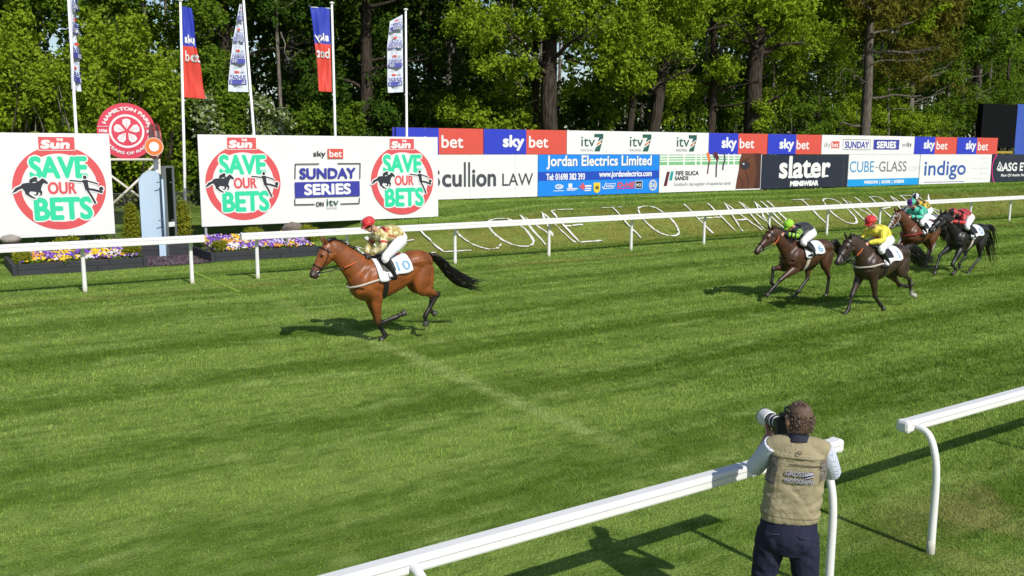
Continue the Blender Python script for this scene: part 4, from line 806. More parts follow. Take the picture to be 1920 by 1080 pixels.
tree('dark forked tree leaning above the dark screen', 1842, 13, 47, 1832, [(1810, 1935, -70, 90, 45, 48, 20, 1.35, 380), (1840, 1935, 90, 190, 47, 50, 12, 1.3, 300)], MD, 10, limbs=7, twigs=[(1838, 60, 1890, 10, .09), (1890, 150, 1900, 80, .14)])
tree('slim grey trunk among the lime leaves left of the tall grey trunk', 1503, 11, 49, 1515, [(1470, 1600, 60, 190, 46, 49, 12, 1.1, 260)], MD, 11, bk=BARKL, limbs=5)
tree('young fresh green tree filling the gap behind the ivy footed trunk', 1455, 9, 47, 1452, [(1420, 1500, 0, 200, 45, 49, 14, 1.1, 300)], LM, 31, bk=BARKL, limbs=5)
tree('young fresh green tree between the two thin pale trunks', 1580, 9, 49, 1590, [(1555, 1625, 20, 210, 46, 50, 14, 1.15, 280)], MD, 32, bk=BARKL, limbs=5)
tree('fresh green sapling right of the tall grey trunk', 1668, 8, 46, 1672, [(1640, 1705, 110, 225, 45, 48, 11, 1.0, 280)], LM, 33, bk=BARKL, limbs=5)
tree('fresh green young tree left of the dark screen', 1812, 8, 47, 1808, [(1765, 1840, 60, 235, 45, 48, 15, 1.1, 300)], MD, 34, bk=BARKL, limbs=5)
tree('slender pale trunk beside the slim grey one', 1537, 10, 50, 1540, [(1520, 1610, 20, 160, 47, 50, 9, 1.15, 260)], LM, 12, bk=BARKL, limbs=4)
tree('dark thick trunk behind the reversed blue and red banner', 681, 31, 45, 684, [(620, 760, -90, -20, 42, 45, 6, 1.2, 360), (700, 860, 40, 200, 43, 47, 12, 1.1, 230)], DK, 13, limbs=6, twigs=[(700, 20, 650, -5, .08), (672, 120, 730, 150, .03)])
tree('dark trunk high up between the blue banner and the tapering banner', 423, 27, 46, 420, [(330, 470, -80, 30, 43, 46, 11, 1.1, 330), (350, 450, 100, 190, 44, 46, 8, .95, 280)], MD, 14, limbs=6, twigs=[(430, 50, 470, 85, .05)])
tree('thin bare stem in the shade behind the tapering banner', 528, 9, 44.5, 518, [(480, 600, -80, 40, 43, 46, 9, 1.0, 280)], DK, 15, bk=BARKL, limbs=4, twigs=[(526, 60, 540, 120, .04)])
tree('slim trunk behind the bright shrubs at the left', 166, 15, 46, 162, [(90, 240, -80, 25, 43, 46, 12, 1.1, 340)], MD, 16, limbs=5)
tree('thin trunk at the far left edge of the wood', 50, 11, 46, 62, [(-60, 110, -80, 60, 42, 46, 14, 1.1, 360)], MD, 17, limbs=5)
tree('dark tree high over the gap left of the white banner at the right', 800, 15, 49, 806, [(720, 860, -90, 40, 45, 49, 12, 1.2, 260), (760, 870, 150, 240, 44, 48, 9, 1.0, 240)], DK, 18, limbs=5)
tree('thin tree in deep shade left of the big oak', 905, 12, 48, 900, [(860, 960, 90, 230, 44, 48, 9, 1.1, 260)], DK, 19, limbs=4)
tree('thin dark tree half hidden behind the reversed blue banner', 590, 12, 49, 585, [(540, 660, -60, 90, 45, 49, 10, 1.15, 230), (540, 660, 120, 230, 43, 47, 10, 1.0, 260)], DK, 20, limbs=4)
def shrub(label, px, py0, py1, Y, wpx, m, seed, n=2600, size=.092, group='shrubs along the edge of the wood'):
    q = on_y(px, py1, Y); top = on_y(px, py0, Y)[2]; gz = float(ground_z(q[0], Y)); h = max(1.0, top-gz); r = wpx/2/F_PX*(q-np.array([0, 0, CAM_H])).dot(_fw); rn = random.Random(seed)
    t = thing('woodland_shrub', label, 'shrub', (q[0], Y, gz), 0, group); mb = MB(); bl = []
    for k in range(6): a = k*1.05+rn.random(); e = (math.cos(a)*r*.6, math.sin(a)*r*.5, h*rn.uniform(.5, .9)); limb(mb, (math.cos(a)*.08, math.sin(a)*.08, -.2), e, .05, .012, rn)
    mb.build('stems', BARKL if seed % 2 else BARK, t)
    k = 15
    for i in range(k):
        f = (i+.5)/k; a = rn.uniform(0, 6.28); d = r*(1.0-.55*f)*math.sqrt(rn.random()); bl.append((math.cos(a)*d, math.sin(a)*d*.8, h*(.10+.86*f), r*.42, r*.40, h*.13, int(n/k)))
    leaves('foliage', bl, size, seed, m, t, .45); return t
SH = [('tall lime green shrub at the left edge above the single roundel board', 25, 70, 250, 40, 130, LM), ('bright lime sapling just left of the leftmost flagpole', 95, 110, 250, 39.4, 110, LM), ('tall bright green sapling between the leftmost flagpole and the round sign', 205, 40, 250, 40.5, 150, LM),
      ('lime green shrub directly behind the round red sign', 235, 150, 300, 39.4, 130, LM), ('lime shrub between the round sign and the blue banner pole', 310, 90, 330, 40, 120, LM), ('mid green shrub at the foot of the blue banner pole', 365, 175, 345, 40.5, 90, MD),
      ('white flowering hawthorn behind the two roundel board', 510, 190, 260, 39.2, 95, LEAF['bloom']), ('white flecked hawthorn right of the blue banner', 385, 180, 300, 39.6, 70, LEAF['bloom']), ('mid green shrub under the tapering banner', 445, 160, 290, 40.5, 95, MD), ('low green shrub left of the reversed blue banner', 570, 205, 260, 41, 90, MD)]
for i, (lb, px, a, b, Y, w, m) in enumerate(SH): shrub(lb, px, a, b, Y, w, m, 100+i, 5000)
SH += [('tall lime sapling filling the space left of the blue banner pole', 275, 30, 320, 38.6, 130, LM), ('leafy lime sapling behind the leftmost flagpole', 150, 95, 250, 38.4, 120, LM), ('young lime tree at the top left, above the other saplings', 60, 5, 250, 41.5, 150, LM), ('lime sapling rising behind the top of the round red sign', 215, 20, 250, 43, 160, LM), ('mid green sapling right of the blue banner pole', 395, 90, 290, 42, 110, MD)]
for i, (lb, px, a, b, Y, w, m) in enumerate(SH[10:]): shrub(lb, px, a, b, Y, w, m, 150+i, 5600)
SH2 = [(15, -20, 250, 44, 200, MD), (130, -20, 250, 45, 200, MD), (260, -20, 250, 46, 200, MD), (360, -10, 250, 48, 180, MD), (1000, 100, 245, 50, 190, DK), (1240, 60, 245, 52, 190, DK), (1420, 60, 245, 53, 190, DK), (1720, 80, 245, 54, 190, DK), (1850, 60, 245, 54, 190, MD),
       (660, 195, 250, 43, 110, MD), (720, 190, 250, 43.5, 120, DK), (790, 170, 245, 44, 130, DK), (850, 180, 245, 43.5, 120, MD), (910, 185, 245, 43.5, 120, MD), (965, 190, 245, 43, 110, MD), (1095, 175, 245, 44, 130, DK), (1145, 190, 245, 43.5, 100, MD), (1265, 170, 248, 44.5, 130, MD), (1300, 195, 248, 44, 110, MD),
       (1375, 165, 250, 45, 120, MD), (1460, 170, 250, 45, 130, MD), (1500, 190, 250, 44, 110, MD), (1545, 185, 252, 44, 110, MD), (1590, 175, 253, 44.5, 110, LM), (1660, 200, 255, 43.5, 110, LM), (1700, 215, 256, 43, 90, LM), (1745, 215, 258, 43, 90, LM), (1760, 190, 258, 46, 120, MD), (1815, 180, 260, 46, 130, MD), (1890, 120, 200, 52, 150, MD), (1470, 100, 250, 50, 170, DK), (1640, 110, 250, 51, 170, DK), (1560, 90, 250, 54, 190, DK), (740, 120, 250, 50, 170, DK), (640, 110, 250, 51, 160, DK), (450, 60, 250, 50, 170, DK), (540, 120, 250, 49, 140, DK), (830, 80, 250, 53, 190, DK), (1180, 110, 250, 52, 190, DK), (1320, 100, 250, 54, 180, DK), (120, 40, 250, 47, 190, MD), (300, 20, 250, 47, 190, MD), (10, 20, 250, 46, 170, MD)]
for i, (px, a, b, Y, w, m) in enumerate(SH2):
    nm = 'lime green shrub low in the undergrowth just above the boards' if m is LM else 'mid green shrub low in the undergrowth of the wood' if m is MD else 'dark green shrub deep in the shade of the wood'
    shrub(nm, px, a, b, Y, w, m, 200+i, 4600, .095, 'undergrowth shrubs of the wood')
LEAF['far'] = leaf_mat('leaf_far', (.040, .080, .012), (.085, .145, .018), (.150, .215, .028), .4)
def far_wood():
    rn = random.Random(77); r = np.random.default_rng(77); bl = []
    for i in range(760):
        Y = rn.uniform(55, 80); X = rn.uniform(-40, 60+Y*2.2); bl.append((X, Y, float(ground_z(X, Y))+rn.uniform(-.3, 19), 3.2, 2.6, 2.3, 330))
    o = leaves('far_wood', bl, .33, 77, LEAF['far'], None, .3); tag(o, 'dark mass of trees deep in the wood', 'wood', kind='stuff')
    mb = MB()
    for i in range(150):
        Y = rn.uniform(52, 74); X = rn.uniform(-20, 40+Y*1.9); g0 = float(ground_z(X, Y)); a = rn.uniform(.07, .22); l = rn.uniform(-1.2, 1.2); mb.path([(X, Y, g0-.3), (X+l*.3, Y, g0+6), (X+l, Y, g0+17)], [a*1.2, a, a*.5], 6)
    o = mb.build('far_trunks', BARKL); tag(o, 'thin far trunks deep in the wood', 'wood', kind='stuff')
far_wood()
# ------------------------------------------------------------------ racehorses
COAT = attr_mat('horse_coat', .43, .40, 5, .28, 7, .035, .5, 0, .0); HOOF = mat('hoof_horn', (.045, .04, .038), .5, .3, 30); HAIR = mat('horse_hair', (.010, .009, .009), .45, .3, 20, spec=.4)
LEATHER = mat('black_leather', (.012, .011, .011), .45, .2, 20); BROWNL = mat('brown_leather', (.05, .025, .014), .5, .2, 20); ORRUB = mat('rubber_rein', (.42, .085, .018), .7, .2, 25); BIT = mat('bit_steel', (.55, .55, .56), .25, .05, 9, metal=.9)
CLOTH = mat('number_cloth', (.72, .73, .75), .75, .06, 9, bump=.35, bscale=9); NUMB = mat('number_blue', (.14, .33, .52), .6, .05, 4); EYE = mat('eye_dark', (.008, .006, .006), .08, .1, 3); STRAPW = mat('girth_cream', (.52, .47, .40), .7, .1, 12); STRAPR = mat('girth_red', (.30, .02, .03), .6, .1, 12)
TORSO = [(.79, 1.16, .09, .12), (.72, 1.165, .205, .25), (.56, 1.18, .262, .355), (.38, 1.20, .280, .395), (.15, 1.195, .298, .378), (-.10, 1.215, .300, .330), (-.32, 1.255, .290, .285), (-.52, 1.30, .275, .285), (-.70, 1.305, .235, .265), (-.85, 1.285, .15, .185), (-.92, 1.27, .06, .08)]
def horse(label, X, Y, scale, rz, P):
    t = thing('racehorse', label, 'horse', (X, Y, P.get('dz', 0)), math.pi+rz, 'racehorses at full gallop'); sc = scale
    pit, drop = math.radians(P['pitch']), P.get('drop', 0)
    def T(x, y, z): # torso frame -> horse frame
        x, z = x-.1, z-1.2; return np.array([.1+x*math.cos(pit)+z*math.sin(pit), y, 1.2-x*math.sin(pit)+z*math.cos(pit)-drop])*sc
    A3 = lambda x, y, z: np.array([x, y, z], float)
    coat, dark, muz = np.array(P['coat']), np.array(P['points']), np.array(P['muzzle'])
    tb = []; side = (0, 1, 0)
    cp = [coat*k for k in (.8, .85, .95, 1.05, .95, 1, 1.1, 1.1, 1.05, .95, .85)]
    tb.append(tube([T(x, 0, z) for x, z, a, b in TORSO], [(a*sc, b*sc) for x, z, a, b in TORSO], 20, side, 4, cp))
    tb.append(tube([T(.70, 0, 1.46), T(.50, 0, 1.52), T(.36, 0, 1.525), T(.12, 0, 1.47)], [(.07*sc, .09*sc), (.075*sc, .10*sc), (.08*sc, .09*sc), (.08*sc, .07*sc)], 10, side, 3, coat))
    for s in (1, -1):
        tb.append(tube([T(-.36, s*.13, 1.40), T(-.60, s*.13, 1.40), T(-.82, s*.085, 1.32)], [.15*sc, .175*sc, .12*sc], 12, side, 3, coat))
        tb.append(tube([T(.36, s*.12, 1.44), T(.56, s*.155, 1.28), T(.64, s*.155, 1.12)], [.09*sc, .13*sc, .12*sc], 12, side, 3, coat)); tb.append(ball(T(.66, s*.10, 1.07), .115*sc, coat*.95))
    # neck and head
    pol = A3(P['poll'][0], P.get('turn', 0), P['poll'][1]); nb = T(.50, 0, 1.30); mid = (nb+pol)/2+A3(-.02, 0, .025)*sc
    f = lambda k, d: (k[0]*sc, k[1]*sc)
    tb.append(tube([T(.34, 0, 1.26), nb, nb+(mid-nb)*.55, mid+(pol-mid)*.25, mid+(pol-mid)*.72, pol+A3(-.01, 0, -.05)*sc], [f((.20, .35), 0), f((.19, .325), 0), f((.158, .268), 0), f((.118, .20), 0), f((.094, .16), 0), f((.075, .11), 0)], 16, side, 4, [coat, coat, coat, coat, coat, coat]))
    nos = A3(P['nose'][0], P.get('turn', 0)*1.5, P['nose'][1]); h = nos-pol; HL = np.linalg.norm(h); h /= HL; up = np.cross(h, (0, 1, 0)); up = up/np.linalg.norm(up)
    if up[0]*0+up[2] < 0 and h[0] > .2: up = -up
    H = lambda tt, u, y: pol+h*HL*tt+up*u*sc+A3(0, y*sc, 0)
    face = np.array(P.get('blaze', P['coat']))
    tb.append(tube([H(-.04, -.03, 0), H(.10, -.03, 0), H(.25, -.055, 0), H(.42, -.045, 0), H(.60, -.028, 0), H(.80, -.022, 0), H(.93, -.028, 0), H(1.0, -.035, 0)], [f((.078, .095), 0), f((.102, .128), 0), f((.108, .166), 0), f((.100, .136), 0), f((.072, .104), 0), f((.062, .086), 0), f((.066, .082), 0), f((.042, .050), 0)], 14, side, 4, [coat, coat, coat, coat, coat*.95, muz, muz, muz]))
    for s in (1, -1):
        tb.append(tube([H(.16, -.11, s*.055), H(.30, -.125, s*.05)], [.085*sc, .07*sc], 10, side, 3, coat)); tb.append(ball(H(.36, .042, s*.076), .036*sc, coat*.8))
        tb.append(ball(H(.94, .004, s*.042), .032*sc, muz*.5))
        e0 = H(.02, .06, s*.055); ed = up*.8*sc-h*.45*sc+A3(0, s*.16, 0)*sc
        tb.append(tube([e0, e0+ed*.05, e0+ed*.12, e0+ed*.185], [(.026*sc, .02*sc), (.040*sc, .026*sc), (.032*sc, .02*sc), .006*sc], 8, side, 3, [coat, coat*.9, coat*.6, dark*1.5]))
    tb.append(tube([H(.97, -.05, 0), H(.90, -.10, 0), H(.80, -.095, 0)], [.026*sc, .032*sc, .026*sc], 8, side, 3, muz*1.3))
    if 'blaze' in P: bl_pts = [H(k, .10 if k < .5 else .07, 0) for k in (.30, .45, .6, .75, .9)]
    # legs: E/S upper joint, K/H middle, F fetlock, T toe
    hoofs = []
    for key, L_ in P['legs'].items():
        s = 1 if key[0] == 'L' else -1; front = key[1] == 'F'; white = key in P.get('socks', ())
        J = [A3(a, s*y, b) for (a, b), y in zip(L_, ((.155, .13, .12, .12) if front else (.17, .14, .125, .12)))]
        u, k, ft, to = J; lo = np.array((.42, .40, .38)) if white else dark
        pc = ft+(to-ft)*.55; hd = (to-ft)/(np.linalg.norm(to-ft)+1e-6)
        if front:
            sh = T(.60, s*.155, 1.14)
            tb.append(tube([sh, u, u+(k-u)*.35, u+(k-u)*.72, k, k+(ft-k)*.15], [(.125*sc, .17*sc), (.098*sc, .140*sc), (.080*sc, .105*sc), (.056*sc, .068*sc), (.052*sc, .060*sc), (.038*sc, .044*sc)], 12, side, 4, [coat, coat, coat, coat*.75+dark*.25, dark, dark]))
        else:
            hp = T(-.66, s*.13, 1.30); gm = u+(k-u)*.5
            tb.append(tube([hp, hp+(u-hp)*.6, u+(k-u)*.12, gm, u+(k-u)*.86, k], [(.14*sc, .235*sc), (.135*sc, .205*sc), (.105*sc, .145*sc), (.075*sc, .090*sc), (.045*sc, .055*sc), (.045*sc, .062*sc)], 12, side, 4, [coat, coat, coat, coat*.9+dark*.1, coat*.5+dark*.5, dark]))
            bt = T(-.78, s*.11, 1.22); tb.append(tube([bt, bt+(gm-bt)*.5, gm], [.12*sc, .11*sc, .07*sc], 10, side, 3, coat))
            bk = (k-u)/np.linalg.norm(k-u)-(ft-k)/np.linalg.norm(ft-k); bk /= np.linalg.norm(bk)+1e-6; tb.append(ball(k+bk*.038*sc, .036*sc, dark))
        tb.append(tube([k, k+(ft-k)*.2, k+(ft-k)*.6, ft, ft+(pc-ft)*.5, pc], [(.052*sc, .060*sc), (.038*sc, .047*sc), (.034*sc, .045*sc), (.046*sc, .054*sc), (.037*sc, .043*sc), (.043*sc, .047*sc)], 10, side, 4, [dark, dark, dark, lo, lo, lo]))
        mb = MB(); mb.path([pc+(ft-pc)*.04, pc+(to-pc)*.5, to], [(.043*sc, .046*sc), (.052*sc, .058*sc), (.058*sc, .066*sc)], 12, 0, side, 2); hoofs.append((mb, 'pale' if white else ''))
    fx = lambda co, C: C
    if 'blaze' in P:
        bp = np.array(bl_pts)
        def fx(co, C):
            d = np.min(np.linalg.norm(co[:, None]-bp[None], axis=2), 1); w = (1-sstep(.035*sc, .06*sc, d))[:, None]; return C*(1-w)+np.array(P['blaze'])*w
    me = fuse(tb, .0125*sc, 7, 'body', fx); body = link('body', me, t, [COAT])
    for mb, k in hoofs: mb.build('hoof', mat('hoof_pale', (.40, .37, .33), .5, .2, 30) if k else HOOF, t, True)
    for s in (1, -1):
        b = ball(H(.36, .046, s*.094), .0215*sc, None, 10); MB().add(b['v'], b['f']).build('eye', EYE, t, True)
    # mane: tufts along the crest, forelock; tail: many tapering locks
    rn = random.Random(P.get('seed', 1)); mb = MB(); crest = [nb+(mid-nb)*.2+A3(-.05, 0, .245)*sc, nb+(mid-nb)*.8+A3(-.06, 0, .205)*sc, mid+(pol-mid)*.5+A3(-.07, 0, .135)*sc, pol+A3(-.05, 0, .075)*sc, pol+A3(.03, 0, .06)*sc]
    cr = catmull(np.array(crest), 6); mb.path(crest, [(.026*sc, .04*sc)]*5, 8, 0, side, 4)
    for q in cr[1:]:
        for i in range(2):
            e = q+A3(rn.uniform(-.12, -.04), rn.uniform(-.01, .06), rn.uniform(-.02, .06))*sc; mb.path([q, (q+e)/2+A3(0, 0, .015), e], [.022*sc, .015*sc, .003*sc], 5)
    mb.build('mane', P.get('hair', HAIR), t, True)
    dk = T(-.90, 0, 1.44); mb = MB(); td = np.array(P['tail'], float)
    cl = catmull(np.vstack([dk, [A3(a, P.get('tailsway', 0)*i, b) for i, (a, b) in enumerate(td, 1)]]), 4); n = len(cl)
    for k in range(70):
        a = rn.uniform(0, 6.28); rr = rn.uniform(.2, 1); L_ = n if k < 20 else rn.randint(int(n*.55), n); Q = []; w0 = rn.uniform(.014, .030)
        for i in range(L_):
            f = i/(n-1); sp = .035+P.get('tailw', .12)*math.sin(min(1, f*1.15)*math.pi*.62); Q.append(cl[i]+A3(math.cos(a)*sp*.6*rr+rn.uniform(-.008, .008), math.sin(a)*sp*rr*.7, math.sin(a+.7)*sp*rr+rn.uniform(-.012, .012)))
        mb.path(Q, [w0*(1-.82*i/(len(Q)-1)) for i in range(len(Q))], 5, 0, None, 1)
    for k in range(60):
        a = rn.uniform(0, 6.28); i0 = rn.randint(n//3, n-3); Q = [cl[min(n-1, i0+i)]+A3(-.05*max(0, i0+i-n+1), 0, 0)+A3(rn.uniform(-.03, .03)-.012*i, math.sin(a)*.07*(1+i*.12), math.cos(a)*P.get('tailw', .12)*(.6+i*.08)) for i in range(6)]; mb.path(Q, [.006, .006, .005, .004, .003, .001], 4, 0, None, 1)
    mb.build('tail', P.get('tailhair', P.get('hair', HAIR)), t, True)
    # tack
    def loop(pts, r, name, m, par, closed=True): 
        return MB().path(pts+([pts[0]] if closed else []), [r]*(len(pts)+(1 if closed else 0)), 6, 0, None, 3).build(name, m, par, True)
    br = MB(); ring = lambda tt, du, ru, ry, a0=0, a1=360, n=14: [H(tt, du+ru*math.cos(math.radians(a0+(a1-a0)*i/n)), ry*math.sin(math.radians(a0+(a1-a0)*i/n))) for i in range(n+1)]
    br.path(ring(.66, -.026, .107, .078), [.011*sc]*15, 6); br.path(ring(.17, -.05, .180, .122), [.010*sc]*15, 6)
    for s in (1, -1):
        br.path([H(.10, .02, s*.107), H(.30, -.05, s*.122), H(.50, -.07, s*.102), H(.80, -.062, s*.070)], [.010*sc]*4, 6, 0, None, 3); br.path([H(.12, .08, 0), H(.16, .07, s*.06), H(.17, .0, s*.10)], [.009*sc]*3, 6, 0, None, 3)
    br_o = br.build('bridle', P.get('bridle', LEATHER), t, True)
    for s in (1, -1): loop([H(.80+.045*math.cos(a), -.062+.045*math.sin(a)*HL, s*.068) for a in np.linspace(0, 2*math.pi, 9)[:-1]], .006*sc, 'bit_ring', BIT, br_o)
    hx, hz = P['hands']
    for s in (1, -1):
        a = H(.80, -.07, s*.072); e = A3(hx+.02, s*.07, hz); m_ = (a+e)/2+A3(0, s*.09, -.045)*sc; q = a+(m_-a)*.55+A3(0, s*.02, 0)
        r_ = MB().path([a, q, m_], [.011*sc]*3, 6, 0, None, 3).build('rein', LEATHER, t, True); MB().path([m_, (m_+e)/2+A3(0, s*.02, -.012), e], [.015*sc, .016*sc, .014*sc], 8, 0, None, 3).build('rein_grip', P.get('rein', ORRUB), r_, True)
    # surface of the barrel, for everything laid on it
    tx = np.array([q[0] for q in TORSO])[::-1]; tz = np.array([q[1] for q in TORSO])[::-1]; ta = np.array([q[2] for q in TORSO])[::-1]; tbb = np.array([q[3] for q in TORSO])[::-1]
    def skin(x, th, off):                                     # th: angle from the top, + to the left
        zc, a, b = np.interp(x, tx, tz), np.interp(x, tx, ta), np.interp(x, tx, tbb); return T(x, (a+off)*math.sin(th), zc+(b+off)*math.cos(th))
    def band(x0, x1, w, off, name, m, n=28, th0=0, th1=2*math.pi):
        mb = MB(); V = []
        for i in range(n+1):
            th = th0+(th1-th0)*i/n; xx = x0+(x1-x0)*(1-math.cos(th))/2
            for d, o in ((-w/2, off), (w/2, off)): V.append(skin(xx+d, th, o))
        mb.add(V, [(2*i, 2*i+1, 2*i+3, 2*i+2) for i in range(n)]); return mb.build(name, m, t, True)
    band(.16, .24, .10, .014, 'girth', P.get('girth', LEATHER), 36)
    nu, nv = 18, 30; V = []; cw = P.get('cloth', (.34, -.36)); rn = random.Random(3)
    def cloth(u, v, off=.022): # u: 0 front..1 back ; v: -1 right hem..1 left hem
        x = cw[0]+(cw[1]-cw[0])*u; th = v*(1.60+.06*math.sin(u*9)-.30*u*(1-u)-.16*abs(u-.25)); flare = .020*abs(v)**3*(1+math.sin(u*11))+.05*max(0, u-.7)*abs(v)**2; return skin(x, th, off+flare)
    V = [cloth(i/(nu-1), -1+2*j/(nv-1)) for j in range(nv) for i in range(nu)]
    co_ = MB().add(V, [(j*nu+i, j*nu+i+1, (j+1)*nu+i+1, (j+1)*nu+i) for j in range(nv-1) for i in range(nu-1)]).build('saddle_cloth', CLOTH, t, True)
    md = co_.modifiers.new('thick', 'SOLIDIFY'); md.thickness = .008; md.offset = 0
    g = Gfx(.0012)
    if P.get('num'):
        g.text('number', P['num'], *((.56, .94) if len(P['num']) > 1 else (.76, .82) if P['num'] == '1' else (.66, .90)), .58, .94, NUMB, .007); g.build(co_, lambda u, v, h: cloth(u, 1.47-v, .034+h))
    sd = MB(); sd.path([skin(.30, 0, .045)+A3(0, 0, 0), skin(.16, 0, .035), skin(-.02, 0, .035), skin(-.16, 0, .07)], [(.06*sc, .03*sc), (.12*sc, .035*sc), (.13*sc, .035*sc), (.08*sc, .03*sc)], 10, 0, side, 3)
    so = sd.build('saddle', P.get('saddle', LEATHER), t, True)
    if P.get('pad'): MB().path([skin(-.13, 0, .05), skin(-.20, 0, .045), skin(-.27, 0, .038)], [(.05*sc, .012*sc), (.085*sc, .016*sc), (.04*sc, .01*sc)], 10, 0, side, 3).build('saddle_pad', mat('pad_red', (.55, .03, .02), .6), so, True)
    for s in (1, -1):
        V = []; 
        for j in range(8):
            for i in range(5): V.append(skin(.26-.26*i/4-.02*j/7, s*(.35+.85*j/7), .040))
        MB().add(V, [(j*5+i, j*5+i+1, (j+1)*5+i+1, (j+1)*5+i) for j in range(7) for i in range(4)]).build('saddle_flap', LEATHER, so, True)
        ax, az = P['foot']; MB().path([skin(.13, s*.55, .05), A3(ax+.06, s*.315, az+.06)], [.013*sc, .011*sc], 6).build('stirrup_leather', LEATHER, so)
        loop([A3(ax+.065+.0*math.cos(a), s*.315+.055*math.sin(a), az+.02+.06*math.cos(a)) for a in np.linspace(0, 2*math.pi, 11)[:-1]], .009, 'stirrup', BIT, so)
    if P.get('breast'):
        mb = MB(); V = []; n = 32
        for i in range(n+1):
            a = -1+2*i/n; s = 1 if a >= 0 else -1; k = abs(a)
            x = .80-.62*k**1.7; zz = 1.15+.10*k; zc, ra, rb = np.interp(x, tx, tz), np.interp(x, tx, ta), np.interp(x, tx, tbb)
            yy = s*(.235*math.sin(min(1, k*1.9)*math.pi/2)+.075*k)
            p_ = T(x+.045*(1-k), yy, zz)
            for d in (-.018, .018): V.append(p_+A3(0, 0, d)*sc)
        mb.add(V, [(2*i, 2*i+1, 2*i+3, 2*i+2) for i in range(n)]); o = mb.build('breast_girth', P['breast'], t, True); k = o.modifiers.new('thick', 'SOLIDIFY'); k.thickness = .012
    return t
BAY = dict(coat=(.215, .062, .014), points=(.012, .009, .008), muzzle=(.055, .030, .022)); DARKBAY = dict(coat=(.062, .026, .013), points=(.010, .008, .007), muzzle=(.05, .028, .018)); BROWN = dict(coat=(.042, .024, .0155), points=(.016, .012, .010), muzzle=(.045, .035, .032)); BLACK = dict(coat=(.011, .010, .010), points=(.007, .007, .007), muzzle=(.018, .016, .016)); GREY = dict(coat=(.20, .20, .215), points=(.24, .24, .25), muzzle=(.10, .10, .11))
horse('bright bay horse leading the race alone, number cloth 10, black tail streaming', 7.39, 15.25, 1.0, 0, dict(BAY, pitch=7, drop=-.03, poll=(1.18, 1.90), nose=(1.53, 1.33), hands=(.50, 1.65), foot=(.10, 1.27), num='10', pad=True, seed=1, girth=LEATHER, breast=STRAPW, rein=ORRUB,
      legs=dict(LF=((.36, .95), (.29, .38), (-.09, .48), (-.27, .545)), RF=((.36, .95), (.19, .36), (.045, .10), (.13, .0)), LH=((-.56, 1.00), (-.95, .83), (-.69, .44), (-.70, .24)), RH=((-.58, 1.02), (-.98, .76), (-.92, .49), (-1.04, .40))),
      tail=((-1.10, 1.44), (-1.30, 1.22), (-1.55, 1.06), (-1.88, .92)), tailw=.13))
horse('dark bay horse on the rails side of the chasing pair, number cloth 6', 18.20, 14.38, .95, math.radians(-3), dict(DARKBAY, pitch=1, drop=.10, poll=(1.17, 1.70), nose=(1.72, 1.20), hands=(.98, 1.60), foot=(.10, 1.10), num='6', seed=2, girth=STRAPW, rein=ORRUB,
      legs=dict(LF=((.48, .80), (.98, .52), (1.28, .28), (1.40, .17)), RF=((.50, .80), (.95, .76), (1.00, .43), (.86, .30)), LH=((-.48, .88), (-.72, .47), (-.70, .11), (-.64, .0)), RH=((-.30, .86), (-.27, .43), (.08, .12), (.20, .0))),
      tail=((-1.0, 1.30), (-1.2, 1.12), (-1.4, .98), (-1.6, .85))))
horse('dark brown horse nearest the photographer side of the chasers, white breast girth, number cloth 1', 18.12, 12.25, .97, 0, dict(BROWN, pitch=1, drop=.06, poll=(1.16, 1.68), nose=(1.60, 1.18), hands=(.74, 1.55), foot=(.26, 1.10), num='1', seed=3, girth=LEATHER, breast=STRAPW, rein=ORRUB, socks=('LH',),
      legs=dict(LF=((.48, .84), (.33, .37), (.08, .15), (-.04, .05)), RF=((.52, .84), (.80, .40), (.92, .09), (1.03, .0)), LH=((-.45, .92), (-.90, .68), (-1.06, .31), (-1.20, .26)), RH=((-.52, .88), (-.98, .50), (-1.28, .44), (-1.42, .50))),
      tail=((-1.05, 1.34), (-1.35, 1.22), (-1.65, 1.05), (-1.95, .98)), tailw=.16))
horse('black horse at the back on the right, number cloth 5, bushy black tail', 25.88, 14.72, .97, 0, dict(BLACK, pitch=1, drop=.09, poll=(1.30, 1.76), nose=(1.96, 1.34), hands=(1.12, 1.57), foot=(.22, 1.12), num='5', seed=4, girth=STRAPW, rein=LEATHER,
      legs=dict(LF=((.52, .82), (.90, .34), (.66, .17), (.84, .04)), RF=((.58, .82), (1.12, .60), (1.30, .24), (1.36, .06)), LH=((-.42, .88), (-.50, .45), (-.08, .14), (.03, .0)), RH=((-.28, .86), (-.22, .46), (.10, .28), (.04, .15))),
      tail=((-1.02, 1.22), (-1.16, .98), (-1.30, .74), (-1.42, .50)), tailw=.34))
horse('bay horse with a broad white blaze between the black horse and the rail', 26.0, 16.3, .96, 0, dict(BAY, coat=(.105, .036, .014), pitch=1, drop=.06, poll=(1.20, 1.74), nose=(1.66, 1.26), blaze=(.62, .60, .58), hands=(.80, 1.58), foot=(.25, 1.08), num='', seed=5, girth=LEATHER, breast=STRAPR, bridle=mat('grey_bridle', (.35, .36, .38), .5), rein=LEATHER, socks=('LH',),
      legs=dict(LF=((.48, .84), (.78, .46), (.50, .26), (.36, .20)), RF=((.50, .84), (.95, .62), (.76, .32), (.62, .24)), LH=((-.36, .88), (-.42, .50), (-.26, .14), (-.16, .0)), RH=((-.5, .88), (-.78, .52), (-.62, .18), (-.5, .06))),
      tail=((-1.0, 1.25), (-1.2, 1.05), (-1.35, .9), (-1.5, .8))))
